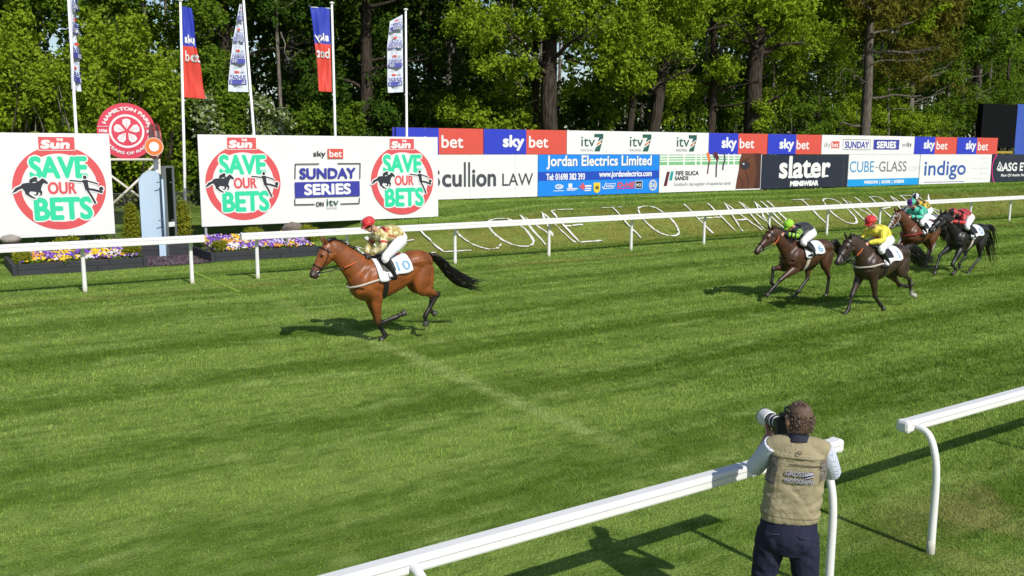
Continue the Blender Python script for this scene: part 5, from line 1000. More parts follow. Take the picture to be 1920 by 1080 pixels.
horse('grey horse almost hidden behind the blazed bay, its pale foreleg showing', 28.3, 17.65, .96, 0, dict(GREY, pitch=1, drop=.06, poll=(1.10, 1.66), nose=(1.50, 1.18), hands=(.80, 1.58), foot=(.25, 1.08), num='', seed=6, rein=LEATHER, hair=mat('grey_hair', (.10, .10, .11), .5, .3, 20),
      legs=dict(LF=((.50, .84), (.96, .66), (1.02, .34), (.86, .22)), RF=((.52, .84), (1.02, .70), (1.22, .40), (1.12, .26)), LH=((-.36, .88), (-.52, .48), (-.30, .14), (-.2, .0)), RH=((-.5, .88), (-.82, .52), (-.66, .18), (-.54, .06))),
      tail=((-1.0, 1.25), (-1.2, 1.05), (-1.35, .9), (-1.5, .8))))
# ------------------------------------------------------------------ people
SKIN = attr_mat('skin', .55, .10, 12, .1, 60, .004, .4); SILK = attr_mat('silks', .38, .18, 13, .9, 13, .05, .5, .2); BREECH = attr_mat('breeches', .7, .06, 8, .5, 14, .025, .4); BOOT = mat('boot_black', (.010, .010, .011), .3, .2, 9); VISOR = mat('goggle_dark', (.01, .01, .012), .12, .1, 4)
SK = np.array((.50, .27, .19))
def head_tubes(c, fw, up, s=1.0, hair=None, skin=SK):
    """skull, jaw, nose, lips and ears round the head's centre c"""
    fw = np.array(fw, float); fw /= np.linalg.norm(fw); up = np.array(up, float); up -= fw*(up@fw); up /= np.linalg.norm(up); rt = np.cross(fw, up)
    P = lambda f, r, u: c+(fw*f+rt*r+up*u)*s
    hc = skin if hair is None else np.array(hair); tb = [tube([P(-.012, 0, .118), P(-.012, 0, .10), P(-.010, 0, .055), P(-.006, 0, .0), P(.004, 0, -.05), P(.022, 0, -.095), P(.030, 0, -.118)], [(.02*s, .025*s), (.055*s, .065*s), (.076*s, .096*s), (.076*s, .098*s), (.066*s, .082*s), (.045*s, .055*s), (.022*s, .03*s)], 16, rt, 3, [hc, hc, skin, skin, skin, skin, skin])]
    tb.append(tube([P(.088, 0, .018), P(.106, 0, -.012), P(.112, 0, -.030), P(.096, 0, -.040)], [.010*s, .013*s, .016*s, .012*s], 8, None, 3, skin*np.array((1.05, .92, .9))))
    tb.append(tube([P(.080, -.026, -.066), P(.090, 0, -.064), P(.080, .026, -.066)], [.006*s, .009*s, .006*s], 6, None, 3, skin*np.array((.8, .5, .5))))
    tb.append(tube([P(.083, -.045, .026), P(.094, 0, .028), P(.083, .045, .026)], [.010*s, .010*s, .010*s], 6, None, 3, skin*.8))
    for d in (-1, 1): tb.append(tube([P(-.004, d*.078, .022), P(-.014, d*.088, .010), P(-.012, d*.088, -.012), P(-.002, d*.079, -.026)], [(.010*s, .014*s), (.012*s, .020*s), (.010*s, .016*s), (.008*s, .009*s)], 8, rt, 3, skin*np.array((1.05, .85, .8))))
    return tb, P
def hand_tubes(w, d, n, s=1.0, curl=1.0, side=1, skin=SK, spread=.019):
    """palm and five bent fingers; w wrist, d pointing direction, n back-of-hand normal"""
    d = np.array(d, float); d /= np.linalg.norm(d); n = np.array(n, float); n -= d*(n@d); n /= np.linalg.norm(n); b = np.cross(d, n)*side
    P = lambda x, y, z: w+(d*x+b*y+n*z)*s
    tb = [tube([P(-.01, 0, 0), P(.03, 0, 0), P(.075, 0, .004), P(.092, 0, 0)], [(.026*s, .019*s), (.036*s, .017*s), (.042*s, .015*s), (.036*s, .011*s)], 10, b, 3, skin)]
    for i, L_ in enumerate((.068, .078, .072, .056)):
        y = (i-1.5)*spread; a = 0.0; p = P(.082, y, .002); Q = [P(.060, y*.9, 0), p]; ang = 0
        for seg, bend in ((.44, .55), (.31, .75), (.25, .55)):
            ang += bend*curl; p = p+(d*math.cos(ang)-n*math.sin(ang))*L_*seg*s; Q.append(p)
        tb.append(tube(Q, [.0105*s, .0102*s, .0092*s, .0085*s, .0068*s], 8, None, 3, skin))
    tb.append(tube([P(.012, -.026, -.004), P(.038, -.048, -.012), P(.062, -.050, -.028*curl), P(.082, -.040, -.040*curl)], [.015*s, .013*s, .0105*s, .0078*s], 8, None, 3, skin))
    return tb
def jockey(label, X, Y, rz, P):
    t = thing('person', label, 'person', (X, Y, 0), math.pi+rz, 'jockeys in racing silks'); A = lambda x, y, z: np.array([x, y, z], float)
    hx, hz = P['head']; sx, sz = P['sh']; ex, ez = P['elbow']; wx, wz = P['hands']; px_, pz = P['pelvis']; kx, kz = P['knee']; ax, az = P['ankle']
    pel, chest = A(px_, 0, pz), A(sx-.02, 0, sz-.04); mid = (pel+chest)/2+A(-.02, 0, .075); neck = A(sx+.06, 0, sz+.05); hd = A(hx, 0, hz)
    fwd = np.array(P.get('look', (.9, 0, -.35)), float); fwd /= np.linalg.norm(fwd); up = np.array((.25, 0, 1.0))
    def limbs(k, what, col):
        out = []
        for s in (1, -1):
            sh, el, wr = A(sx, s*.185, sz-.02), A(ex, s*.27, ez), A(wx-.085, s*.085, wz+.025); hp, kn, an = A(px_+.02, s*.12, pz-.02), A(kx, s*.265, kz), A(ax, s*.30, az); toe = A(ax+.21, s*.31, az-.035)
            if what == 'arm': out.append(tube([sh, sh+(el-sh)*.5, el, el+(wr-el)*.45, wr], [.060*k, .052*k, .044*k, .041*k, .030*k], 10, None, 4, col))
            if what == 'arm_short': out.append(tube([sh, sh+(el-sh)*.5, el, el+(wr-el)*.55, el+(wr-el)*.93], [.080, .072, .064, .062, .044], 10, None, 4, col))
            if what == 'leg': out.append(tube([hp, hp+(kn-hp)*.5, kn, kn+(an-kn)*.35, an], [.100*k, .082*k, .060*k, .056*k, .040*k], 12, None, 4, col))
            if what == 'thigh': out.append(tube([hp, hp+(kn-hp)*.5, kn, kn+(an-kn)*.22], [.122, .102, .074, .066], 12, None, 4, col))
            if what == 'foot': out.append(tube([an+(0, 0, .01), an+(toe-an)*.35+A(0, 0, -.02), toe], [.040*k, .040*k, .026*k], 10, None, 3, col))
        return out
    nk = [tube([chest, neck, neck+(hd-neck)*.55], [.07, .055, .052], 10, None, 3, SK)]; ht, HP = head_tubes(hd, fwd, up, .98)
    tor = lambda k, c: [tube([pel+A(-.06, 0, -.01), pel, mid, chest, neck+A(0, 0, -.02)], [(.10*k, .08*k), (.155*k, .125*k), (.148*k, .112*k), (.185*k, .118*k), (.08*k, .07*k)], 16, (0, 1, 0), 4, c)]
    hands = []
    for s in (1, -1):
        el, wr = A(ex, s*.27, ez), A(wx-.085, s*.085, wz+.025); hands += hand_tubes(wr, A(.75, -s*.05, -.25), A(.2, s*.8, .6), .95, 1.35, s, np.array(P['glove']) if 'glove' in P else SK)
    link('body', fuse(tor(.9, SK)+nk+ht+limbs(.88, 'arm', SK)+limbs(.88, 'leg', SK)+limbs(.8, 'foot', SK)+hands, .0085, 2, 'body'), t, [SKIN])
    for s in (1, -1):
        b = ball(HP(.083, s*.033, .012), .0115, None, 8); MB().add(b['v'], b['f']).build('eye', EYE, t, True)
    ca = np.array(P['silk']); frame = dict(t=t, A=A, chest=chest, neck=neck, pel=pel, el=A(ex, .27, ez), sh=A(sx, .185, sz-.02), wr=A(wx-.085, .085, wz+.025), mid=mid)
    shirt = tor(1.0, ca)[0]; st = [tube([pel+A(.0, 0, .02), pel+(mid-pel)*.5+A(0, 0, .02), mid, chest, neck], [(.158, .128), (.180, .146), (.188, .150), (.215, .150), (.088, .082)], 16, (0, 1, 0), 4, ca)]
    link('silk_shirt', fuse(st+limbs(1, 'arm_short', ca), .0085, 2, 'silk_shirt', (lambda co, C: P['pattern'](co, C, frame)) if 'pattern' in P else None), t, [SILK])
    wc = np.array((.74, .74, .76)); pv = [tube([pel+A(-.095, 0, -.03), pel+A(-.02, 0, -.005), pel+(mid-pel)*.35], [(.12, .10), (.172, .142), (.160, .122)], 14, (0, 1, 0), 3, wc)]
    link('breeches', fuse(pv+limbs(1, 'thigh', wc), .0085, 2, 'breeches'), t, [BREECH])
    for s in (1, -1):
        kn, an = A(kx, s*.265, kz), A(ax, s*.30, az); toe = A(ax+.215, s*.312, az-.045); a = kn+(an-kn)*.16
        tb = [tube([a, a+(an-a)*.4, an+A(0, 0, .02), an+A(.02, 0, -.03)], [.069, .063, .048, .046], 12, None, 3), tube([an+A(-.055, 0, -.035), an+A(.05, 0, -.035), toe], [(.038, .036), (.042, .042), (.034, .026)], 10, (0, 1, 0), 3)]
        link('boot', fuse(tb, .009, 2, 'boot'), t, [BOOT])
    # helmet in a silk cap with a peak
    cc = np.array(P['cap']); hb = [tube([HP(-.012, 0, .165), HP(-.012, 0, .155), HP(-.012, 0, .115), HP(-.012, 0, .06), HP(-.010, 0, .022)], [.02, .072, .114, .127, .122], 20, None, 4, cc)]
    hb.append(tube([HP(.05, 0, .035), HP(.115, 0, .032), HP(.165, 0, .014)], [(.098, .014), (.086, .010), (.05, .006)], 12, np.cross(fwd, up), 3, np.array(P.get('peak', P['cap']))))
    capf = (lambda co, C: P['cap_pattern'](co, C, hd)) if 'cap_pattern' in P else None
    ho = link('helmet', fuse(hb, .008, 2, 'helmet', capf), t, [SILK]); b = ball(HP(-.012, 0, .172), .014, None, 8); MB().add(b['v'], b['f']).build('button', attr_mat('skin'), ho, True) if False else None
    gb = MB(); n = 16; V = []
    for i in range(n+1):
        a = math.pi*(i/n-.5); 
        for u in (-.008, .030): V.append(HP(.098*math.cos(a)-.004, .088*math.sin(a), u))
    gb.add(V, [(2*i, 2*i+1, 2*i+3, 2*i+2) for i in range(n)]); go = gb.build('goggles', VISOR, t, True); md = go.modifiers.new('thick', 'SOLIDIFY'); md.thickness = .010
    MB().path([HP(-.005, .086, .02), HP(.01, .076, -.06), HP(.025, .03, -.118), HP(.025, -.03, -.118), HP(.01, -.076, -.06), HP(-.005, -.086, .02)], [.006]*6, 6, 0, None, 3).build('chin_strap', LEATHER, ho, True)
    return t
def seg_d(co, a, b):
    ab = b-a; k = np.clip(((co-a)@ab)/(ab@ab), 0, 1); return k, np.linalg.norm(co-(a+k[:, None]*ab), axis=1)
def put(C, w, col): w = np.asarray(w, float)[:, None]; return C*(1-w)+np.array(col)*w
def arm_masks(co, f):
    m = np.abs(co[:, 1]); q = co.copy(); q[:, 1] = m; k1, d1 = seg_d(q, f['sh'], f['el']); k2, d2 = seg_d(q, f['el'], f['wr']); return k1, d1, k2, d2
def gold(co, C, f):
    k1, d1, k2, d2 = arm_masks(co, f); red = (.50, .025, .02); fold = vnoise(co[:, 0]*22, co[:, 2]*22+co[:, 1]*9); C = put(C, sstep(.5, .75, fold)*.8, (.78, .72, .44))  # pale gold noise patches: silk highlights painted into the colour
    C = put(C, (d1 < .085)*(k1 > .60)*(k1 < .80), red)                                   # armlets
    ax = f['chest']-f['pel']; ax = ax/np.linalg.norm(ax); s = (co-f['pel'])@ax; h = (co-f['pel'])@np.array([-ax[2], 0, ax[0]])
    body = (d1 > .075)*(d2 > .07); C = put(C, body*(np.abs(h-.015-.10*(s-.25)) < .013)*(s < .36), red); C = put(C, body*(np.abs(s-.40+.25*np.abs(np.abs(co[:, 1])-.09)) < .016), red); C = put(C, body*(np.abs(np.abs(co[:, 1])-.155) < .011)*(s > .3), red)
    return C
def black_green(co, C, f):
    k1, d1, k2, d2 = arm_masks(co, f); k = np.where(d1 < d2, k1, 1+k2); arm = np.minimum(d1, d2) < .075; return put(C, arm*(np.mod(k*3.4, 1) < .5)*(k > .12)*(k < 1.6), (.30, .62, .02))
def stars(co, C, f):
    k1, d1, k2, d2 = arm_masks(co, f); red = (.55, .02, .02); k = np.where(d1 < d2, k1, 1+k2); arm = np.minimum(d1, d2) < .072
    a = np.arctan2(co[:, 1]-np.sign(co[:, 1])*.24, co[:, 2]); C = put(C, arm*(np.hypot(np.mod(k*3.1, 1)-.5, np.mod(a/2.0, 1)-.5) < .24), red)
    ax = f['chest']-f['pel']; ax = ax/np.linalg.norm(ax); s = (co-f['pel'])@ax; h = (co-f['pel'])@np.array([-ax[2], 0, ax[0]]); return put(C, (~arm)*(h < .0)*(np.abs(co[:, 1]) < .11)*(s > .22)*(s < .42), red)
def hoops(c2, n, w, arms=True):
    def g(co, C, f):
        k1, d1, k2, d2 = arm_masks(co, f); ax = f['chest']-f['pel']; L_ = np.linalg.norm(ax); s = (co-f['pel'])@ax/L_/L_; arm = np.minimum(d1, d2) < .072; k = np.where(d1 < d2, k1, 1+k2)
        C = put(C, (~arm)*(np.mod(s*n+.15, 1) < w), c2); return put(C, arm*(np.mod(k*n*.45, 1) < w*.8), c2) if arms else C
    return g
def cap_panels(c2, n=6, ph=0.0):
    def g(co, C, hd): a = np.arctan2(co[:, 1]-hd[1], co[:, 0]-hd[0]-.01); return put(C, np.mod(a/(2*math.pi)*n+ph, 1) < .5, c2)
    return g
jockey('jockey in shiny gold and red silks with a red cap, on the leading bay', 7.39, 15.25, 0, dict(head=(.385, 2.205), sh=(.175, 2.06), elbow=(.24, 1.84), hands=(.50, 1.65), pelvis=(-.235, 1.94), knee=(.20, 1.63), ankle=(.04, 1.29), silk=(.44, .35, .11), pattern=gold, cap=(.62, .020, .022), glove=(.012, .012, .013), look=(.9, .1, -.42)))
jockey('jockey in black silks with lime striped sleeves and a lime cap', 18.20, 14.38, math.radians(-3), dict(head=(.62, 1.79), sh=(.42, 1.72), elbow=(.66, 1.58), hands=(.98, 1.61), pelvis=(-.08, 1.63), knee=(.42, 1.42), ankle=(.06, 1.13), silk=(.012, .013, .018), pattern=black_green, cap=(.33, .70, .02), look=(.8, 0, -.65)))
jockey('jockey in yellow silks with red stars and a red cap', 18.12, 12.25, 0, dict(head=(.47, 2.02), sh=(.27, 1.87), elbow=(.40, 1.65), hands=(.74, 1.56), pelvis=(-.10, 1.64), knee=(.42, 1.45), ankle=(.18, 1.12), silk=(.74, .66, .045), pattern=stars, cap=(.62, .020, .022), look=(.85, .1, -.5)))
jockey('jockey in red and black silks lying low over the black horse', 25.88, 14.72, 0, dict(head=(.84, 1.80), sh=(.62, 1.78), elbow=(.74, 1.56), hands=(1.10, 1.57), pelvis=(.10, 1.70), knee=(.55, 1.44), ankle=(.16, 1.14), silk=(.50, .018, .020), pattern=hoops((.012, .010, .012), 3.2, .30), cap=(.45, .02, .02), cap_pattern=cap_panels((.02, .012, .014), 3, .1), look=(.85, .1, -.55)))
jockey('jockey in emerald silks with purple hoops and a purple and green cap', 26.0, 16.3, 0, dict(head=(.55, 1.99), sh=(.33, 1.82), elbow=(.42, 1.60), hands=(.80, 1.59), pelvis=(-.14, 1.62), knee=(.38, 1.42), ankle=(.18, 1.10), silk=(.05, .58, .36), pattern=hoops((.04, .012, .075), 3.0, .26), cap=(.04, .48, .28), cap_pattern=cap_panels((.11, .02, .22), 2, .25), look=(.85, .2, -.45)))
jockey('jockey in yellow and black silks with a black and white cap, behind the emerald jockey', 28.3, 17.65, 0, dict(head=(.52, 2.04), sh=(.30, 1.86), elbow=(.40, 1.62), hands=(.80, 1.60), pelvis=(-.14, 1.64), knee=(.38, 1.42), ankle=(.18, 1.10), silk=(.66, .46, .02), pattern=hoops((.015, .013, .012), 3.0, .4), cap=(.74, .74, .74), cap_pattern=cap_panels((.012, .012, .014), 4, .1), look=(.85, .2, -.4)))
def whip(label, X, Y, rz, pts):
    t = thing('riding_whip', label, 'whip', (X, Y, 0), math.pi+rz, 'riding whips held by jockeys'); p = np.array(pts, float); MB().path(pts, [.010, .008, .007], 8, 0, None, 3).build('shaft', LEATHER, t, True)
    d = p[-1]-p[-2]; d /= np.linalg.norm(d); MB().path([p[-1]-d*.01, p[-1]+d*.06, p[-1]+d*.15], [(.012, .006), (.026, .006), (.022, .005)], 8, 0, (0, 1, 0), 2).build('flap', LEATHER, t, True); MB().path([p[0]-d*.02, p[0]+d*.02, p[0]+d*.20], [.016, .013, .011], 8).build('handle', LEATHER, t, True)
whip('thin black whip pointing forward from the lime capped jockey', 18.20, 14.38, 0, [(1.02, -.09, 1.62), (1.22, -.16, 1.74), (1.48, -.22, 1.86)])
whip('thin black whip hanging down beside the black horse', 25.88, 14.72, 0, [(1.14, .12, 1.57), (.96, .34, 1.32), (.80, .42, 1.02)])
# ------------------------------------------------------------------ the photographer at the near rail
def photographer():
    t = thing('person', 'photographer in a khaki vest and navy trousers seen from behind, aiming a long white lens', 'person', (5.024, 3.946, 0), -math.radians(51))
    A = lambda x, y, z: np.array([x, y, z], float); X1 = (1, 0, 0)
    hd = A(-.012, .035, 1.722); look = A(-.60, .80, -.06); ht, HP = head_tubes(hd, look, (.02, .06, 1), 1.0)
    sL, eL, wL = A(-.182, .0, 1.535), A(-.295, .14, 1.315), A(-.205, .345, 1.515); sR, eR, wR = A(.175, .01, 1.535), A(.245, .15, 1.335), A(.015, .275, 1.575)
    hipc = A(-.04, -.01, .93); hL, kL, aL, hR, kR, aR = A(-.145, -.01, .90), A(-.20, .03, .50), A(-.225, -.02, .09), A(.065, -.01, .90), A(.105, .03, .50), A(.135, -.02, .09)
    ldir = A(-.44, .89, -.12); ldir /= np.linalg.norm(ldir)
    torso = [tube([A(-.04, -.005, .86), hipc+A(0, 0, .08), A(-.02, .0, 1.18), A(0, 0, 1.38), A(0, -.005, 1.52), A(0, -.005, 1.59)], [(.165, .12), (.175, .125), (.17, .115), (.185, .115), (.17, .09), (.07, .065)], 18, X1, 4, SK)]
    arm = lambda s, e, w, k: tube([s, s+(e-s)*.5, e, e+(w-e)*.35, w], [.058*k, .050*k, .042*k, .044*k, .030*k], 12, None, 4, SK)
    leg = lambda h, k_, a, m, c=SK: tube([h, h+(k_-h)*.5, k_, k_+(a-k_)*.3, a], [.092*m, .085*m, .062*m, .060*m, .045*m], 12, None, 4, c)
    hands = hand_tubes(wL, A(-.12, .55, .75), A(-.75, .2, -.5), 1.0, .95, 1)+hand_tubes(wR, A(-.7, .45, .55), A(.35, .85, -.1), 1.0, 1.0, -1)
    foot = [tube([a+A(0, -.03, -.03), a+A(0, .10, -.05), a+A(0, .20, -.065)], [.045, .045, .03], 10, X1, 3, SK) for a in (aL, aR)]
    neck = [tube([A(0, -.005, 1.55), A(-.004, .01, 1.61), hd+A(0, -.01, -.05)], [.075, .058, .056], 12, None, 3, SK)]
    link('body', fuse(torso+neck+ht+[arm(sL, eL, wL, 1), arm(sR, eR, wR, 1), leg(hL, kL, aL, .9), leg(hR, kR, aR, .9)]+hands+foot, .0062, 2, 'body'), t, [SKIN])
    for s in (1, -1):
        b = ball(HP(.083, s*.033, .012), .0115, None, 8); MB().add(b['v'], b['f']).build('eye', EYE, t, True)
    # hair: a close cropped shell with tufts
    HC = np.array((.105, .066, .045)); rn = random.Random(8); hb = [tube([HP(-.022, 0, .136), HP(-.022, 0, .118), HP(-.024, 0, .07), HP(-.030, 0, .015), HP(-.040, 0, -.035), HP(-.050, 0, -.065)], [(.02, .025), (.060, .072), (.080, .093), (.079, .080), (.066, .056), (.042, .034)], 18, np.cross(look, (0, 0, 1)), 4, HC)]
    ho = link('hair', fuse(hb, .007, 1, 'hair', lambda co, C: C*(.75+.9*vnoise(co[:, 0]*90, co[:, 2]*60+co[:, 1]*70))[:, None]), t, [attr_mat('hair', .55, .4, 60, .8, 160, .006, .4)])
    mb = MB(); 
    for i in range(1500):
        a = rn.uniform(0, 6.28); u = rn.uniform(-.05, .147); f = max(.10, math.sqrt(max(0, 1-((u-.02)/.128)**2))); c = math.cos(a); 
        if c > .35 and u < .055: continue
        p = HP(-.026+.094*f*c, .084*f*math.sin(a), u); d = HP(-.026+.108*f*c+.03*(u > .06), .096*f*math.sin(a), u+.015-.03*(u < .05))-p; d /= np.linalg.norm(d); d += A(rn.uniform(-.6, .6), rn.uniform(-.6, .6), rn.uniform(-.5, .4)); mb.path([p, p+d*.008, p+d*.0145], [.0032, .0024, .0006], 4, 0 if rn.random() < .85 else 1)
    mb.build('tuft', [mat('hair_brown', (.10, .06, .04), .5, .4, 60), mat('hair_grey', (.26, .21, .18), .5, .3, 60)], ho, True)
    # clothes
    KH = np.array((.315, .268, .165)); NV = np.array((.016, .018, .042))
    UZ = lambda z: 1+(z-1)*1.12 if np.isscalar(z) else 1+(z-1)*1.12
    VR = [(1.03, .192, .146, -.034), (1.06, .202, .150, -.034), (1.18, .198, .144, -.022), (1.30, .198, .136, -.006), (1.40, .200, .130, 0), (1.475, .192, .116, 0), (1.535, .130, .092, 0)]
    vest = [tube([A(cx, -.004, UZ(z)) for z, a, b, cx in VR], [(a, b) for z, a, b, cx in VR], 24, X1, 5, KH), tube([A(-.198, .0, 1.545), A(-.10, -.004, 1.570), A(.10, -.004, 1.570), A(.198, .0, 1.545)], [(.062, .060), (.074, .070), (.074, .070), (.062, .060)], 14, (0, 1, 0), 4, KH)]
    vz = np.array([q[0] for q in VR]); va = np.array([q[1] for q in VR]); vb = np.array([q[2] for q in VR]); vx = np.array([q[3] for q in VR])
    def vcol(co, C):
        x, y, z = co.T; z = 1+(z-1)/1.12; back = y < .02; gauze = back*((x < -.128-.10*(1.46-z)*(z < 1.36))*(z > 1.27)*(z < 1.45) + (x > .150)*(z > 1.32)*(z < 1.45)) > 0
        sp = vnoise(x*170, z*170); C = np.where(gauze[:, None], np.array((.15, .13, .115))[None]*(.5+1.2*sp)[:, None], C)
        seam = back*((np.abs(z-1.455) < .004) | (np.abs(z-1.442-.004*np.sin(x*30)) < .0026) | (np.abs(z-1.075) < .003) | ((np.abs(z-1.415) < .0026)*(x > -.06)*(x < .15)) | ((np.abs(x+.128+.10*(1.46-z)*(z < 1.36)) < .003)*(z > 1.2)*(z < 1.45)) | ((np.abs(x-.150) < .003)*(z > 1.3)*(z < 1.45)))
        return np.where(seam[:, None], C*.45, C)
    def wrinkle(me):
        n = len(me.vertices); co = np.empty(n*3, np.float32); me.vertices.foreach_get('co', co); co = co.reshape(-1, 3); x, y, z = co.T.astype(float)
        w = (vnoise(x*7+z*13, z*30-x*16)-.5)*.016+(vnoise(x*20+3, z*26+x*24)-.5)*.009; w = w*np.clip((1.42-z)/.12, .25, 1); rr = np.hypot(x, y)+1e-6
        zz = 1+(z-1)/1.12; k = np.minimum(.95, np.abs((x-np.interp(zz, vz, vx))/np.interp(zz, vz, va))); g = (1-k**3.5)**.5*.92/np.sqrt(1-k*k); q = sstep(1.50, 1.44, zz)*(y < 0); co[:, 1] *= (1+(g-1)*q)
        co[:, 0] += x/rr*w; co[:, 1] += y/rr*w; me.vertices.foreach_set('co', co.ravel()); me.update(); return me
    VM = attr_mat('vest_cotton', .85, .10, 14, .5, 55, .012, .25)
    vo = link('vest', wrinkle(fuse(vest, .0075, 2, 'vest', vcol)), t, [VM])
    def vback(u, v, off):
        a, b, cx = np.interp(v, vz, va), np.interp(v, vz, vb), np.interp(v, vz, vx); k = min(.96, abs((u-cx)/a)); f = math.sqrt(1-k*k); q = float(sstep(1.50, 1.44, v)); return A(u, -.004-b*((1-k**3.5)**.5*.92*q+f*(1-q))-off, UZ(v))
    # flaps, ring, zip, pocket bellows
    V = []; n = 26
    for j in range(4):
        for i in range(n): u = -.178+.356*i/(n-1); V.append(vback(u, 1.452+.010*j, .0065-.001*j))
    yo = MB().add(V, [(j*n+i, j*n+i+1, (j+1)*n+i+1, (j+1)*n+i) for j in range(3) for i in range(n-1)]).build('yoke_flap', mat('khaki_cloth', tuple(KH), .85, .1, 14, bump=.4, bscale=60), vo, True); md = yo.modifiers.new('thick', 'SOLIDIFY'); md.thickness = .004
    MB().path([vback(-.055+.205*i/12, 1.416, .010) for i in range(13)], [.0022]*13, 6).build('zip', mat('zip_black', (.02, .02, .02), .4), vo, True); MB().path([vback(.152, 1.417, .012), vback(.163, 1.409, .014), vback(.155, 1.404, .014), vback(.146, 1.409, .014)], [.003]*4, 6).build('zip_pull', mat('zip_black', (.02, .02, .02), .4), vo, True)
    MB().path([vback(.01+.013*math.cos(a), 1.500+.013*math.sin(a)*(1 if math.sin(a) < 0 else .35), .020) for a in np.linspace(0, 2*math.pi, 17)], [.0026]*17, 6).build('ring', mat('zip_black', (.02, .02, .02), .4), vo, True)
    g = Gfx(.0006); LT = mat('print_lilac_white', (.50, .50, .60), .6, .05, 8); IK = mat('print_ink_navy', (.02, .02, .06), .6)
    for m_, b_ in ((IK, .0016), (LT, .0002)):
        g.text('lettering', 'GROSSICK', -.075, .115, 1.352, 1.382, m_, b_); g.text('lettering', 'PHOTOGRAPHY', -.078, .118, 1.308, 1.335, m_, b_)
    for k in range(4): g.poly('emblem', [(.020+.012*k, 1.322+.012*k), (.075+.008*k, 1.338+.010*k), (.118-.004*k, 1.352+.009*k), (.085, 1.345+.011*k), (.05, 1.331+.010*k)], IK if k % 2 == 0 else LT)
    g.build(vo, lambda u, v, h: vback(u, v, .011+h))
    SHIRT = np.array((.62, .65, .78)); dots = lambda co, C: np.where((np.hypot(np.mod(co[:, 2]*75+co[:, 0]*20, 1)-.5, np.mod((co[:, 0]-co[:, 1])*55, 1)-.5) < .25)[:, None], np.array((.27, .29, .45))[None], C)
    for s, e, w in ((sL, eL, wL), (sR, eR, wR)):
        d = e-s; link('sleeve', fuse([tube([s-d*.15, s+d*.2, s+d*.6, e+(w-e)*.04], [.068, .071, .067, .066], 14, None, 4, SHIRT)], .006, 2, 'sleeve', dots), t, [attr_mat('shirt_cotton', .8, .05, 10, .3, 30, .012, .3)])
    MB().path([A(.0, -.012, 1.595), A(-.002, -.004, 1.62), A(-.004, .006, 1.652)], [(.084, .076), (.076, .070), (.070, .066)], 20, 0, X1, 3).build('collar', mat('collar_navy', (.018, .02, .04), .85, .2, 60, bump=.5, bscale=120), t, True)
    pel = [tube([A(-.04, -.01, .80), A(-.04, -.018, .90), A(-.036, -.012, .98), A(-.03, -.006, 1.06)], [(.165, .115), (.198, .148), (.196, .146), (.182, .130)], 18, X1, 3, NV)]
    leg2 = lambda h, k_, a: tube([h+A(0, 0, .03), h+(k_-h)*.35, h+(k_-h)*.75, k_, k_+(a-k_)*.5, a+A(0, 0, -.02)], [.108, .106, .090, .082, .078, .080], 14, None, 4, NV)
    seat = [ball(A(-.125, -.075, .90), (.088, .08, .10), NV), ball(A(.045, -.075, .90), (.088, .08, .10), NV)]
    def fold(me):
        n = len(me.vertices); co = np.empty(n*3, np.float32); me.vertices.foreach_get('co', co); co = co.reshape(-1, 3); x, y, z = co.T.astype(float); w = (vnoise(x*9+5, z*22+x*14)-.5)*.016*np.clip((.98-z)/.2, 0, 1)
        co[:, 1] -= w; co[:, 0] += w*.6*np.sign(x+.04); me.vertices.foreach_set('co', co.ravel()); me.update(); return me
    tr = link('trousers', fold(fuse(pel+seat+[leg2(hL, kL, aL), leg2(hR, kR, aR)], .0075, 2, 'trousers')), t, [attr_mat('trouser_cotton', .8, .15, 12, .4, 40, .012, .25)])
    for x0, x1 in ((-.185, -.095), (.015, .105)): MB().path([A(x0, -.150, .972), A((x0+x1)/2, -.166, .968), A(x1, -.158, .966)], [.0028]*3, 5, 0, None, 4).build('pocket_edge', mat('pocket_navy', (.035, .038, .075), .8), tr, True)
    for a in (aL, aR):
        link('shoe', fuse([tube([a+A(0, -.07, -.045), a+A(0, .04, -.04), a+A(0, .16, -.055), a+A(0, .21, -.065)], [(.042, .045), (.05, .05), (.05, .036), (.03, .022)], 12, X1, 3)], .008, 2, 'shoe'), t, [BOOT])
    MB().path([wL+A(.03*math.cos(a)*.98-.004, .018*math.sin(a)-.014, .03*math.sin(a)-.028) for a in np.linspace(0, 2*math.pi, 15)], [.0075]*15, 6).build('wristwatch', mat('watch_steel', (.5, .5, .52), .3, .1, 20, metal=.9), t, True)
    gl = MB(); gl.path([HP(.03, .080, .060), HP(.0, .094, .066), HP(-.05, .085, .062)], [.005]*3, 6, 0, None, 3); gl.path([HP(.03, -.080, .060), HP(.0, -.094, .066), HP(-.05, -.085, .062)], [.005]*3, 6, 0, None, 3); gl.path([HP(.03, -.08, .06), HP(.085, -.045, .085), HP(.095, 0, .09), HP(.085, .045, .085), HP(.03, .08, .06)], [.009]*5, 6, 0, None, 3); gl.build('sunglasses', VISOR, t, True)
    # the camera with its long white lens
    c0 = A(-.095, .205, 1.652); ux = np.cross(ldir, (0, 0, 1)); ux /= np.linalg.norm(ux); uz = np.cross(ux, ldir); M = t.matrix_basis if False else None
    k = thing('camera', 'black camera with a long white telephoto lens held by the photographer', 'camera', (5.024, 3.946, 0), -math.radians(51)); mb = MB()
    def cb(x0, x1, y0, y1, z0, z1, m): m.add([c0+ux*x+ldir*y+uz*z for z in (z0, z1) for y in (y0, y1) for x in (x0, x1)], [(0, 2, 3, 1), (4, 5, 7, 6), (0, 1, 5, 4), (2, 6, 7, 3), (0, 4, 6, 2), (1, 3, 7, 5)])
    BLK = mat('camera_black', (.012, .012, .013), .5, .15, 30, bump=.3, bscale=120); LW = mat('lens_white', (.66, .66, .64), .4, .04, 6)
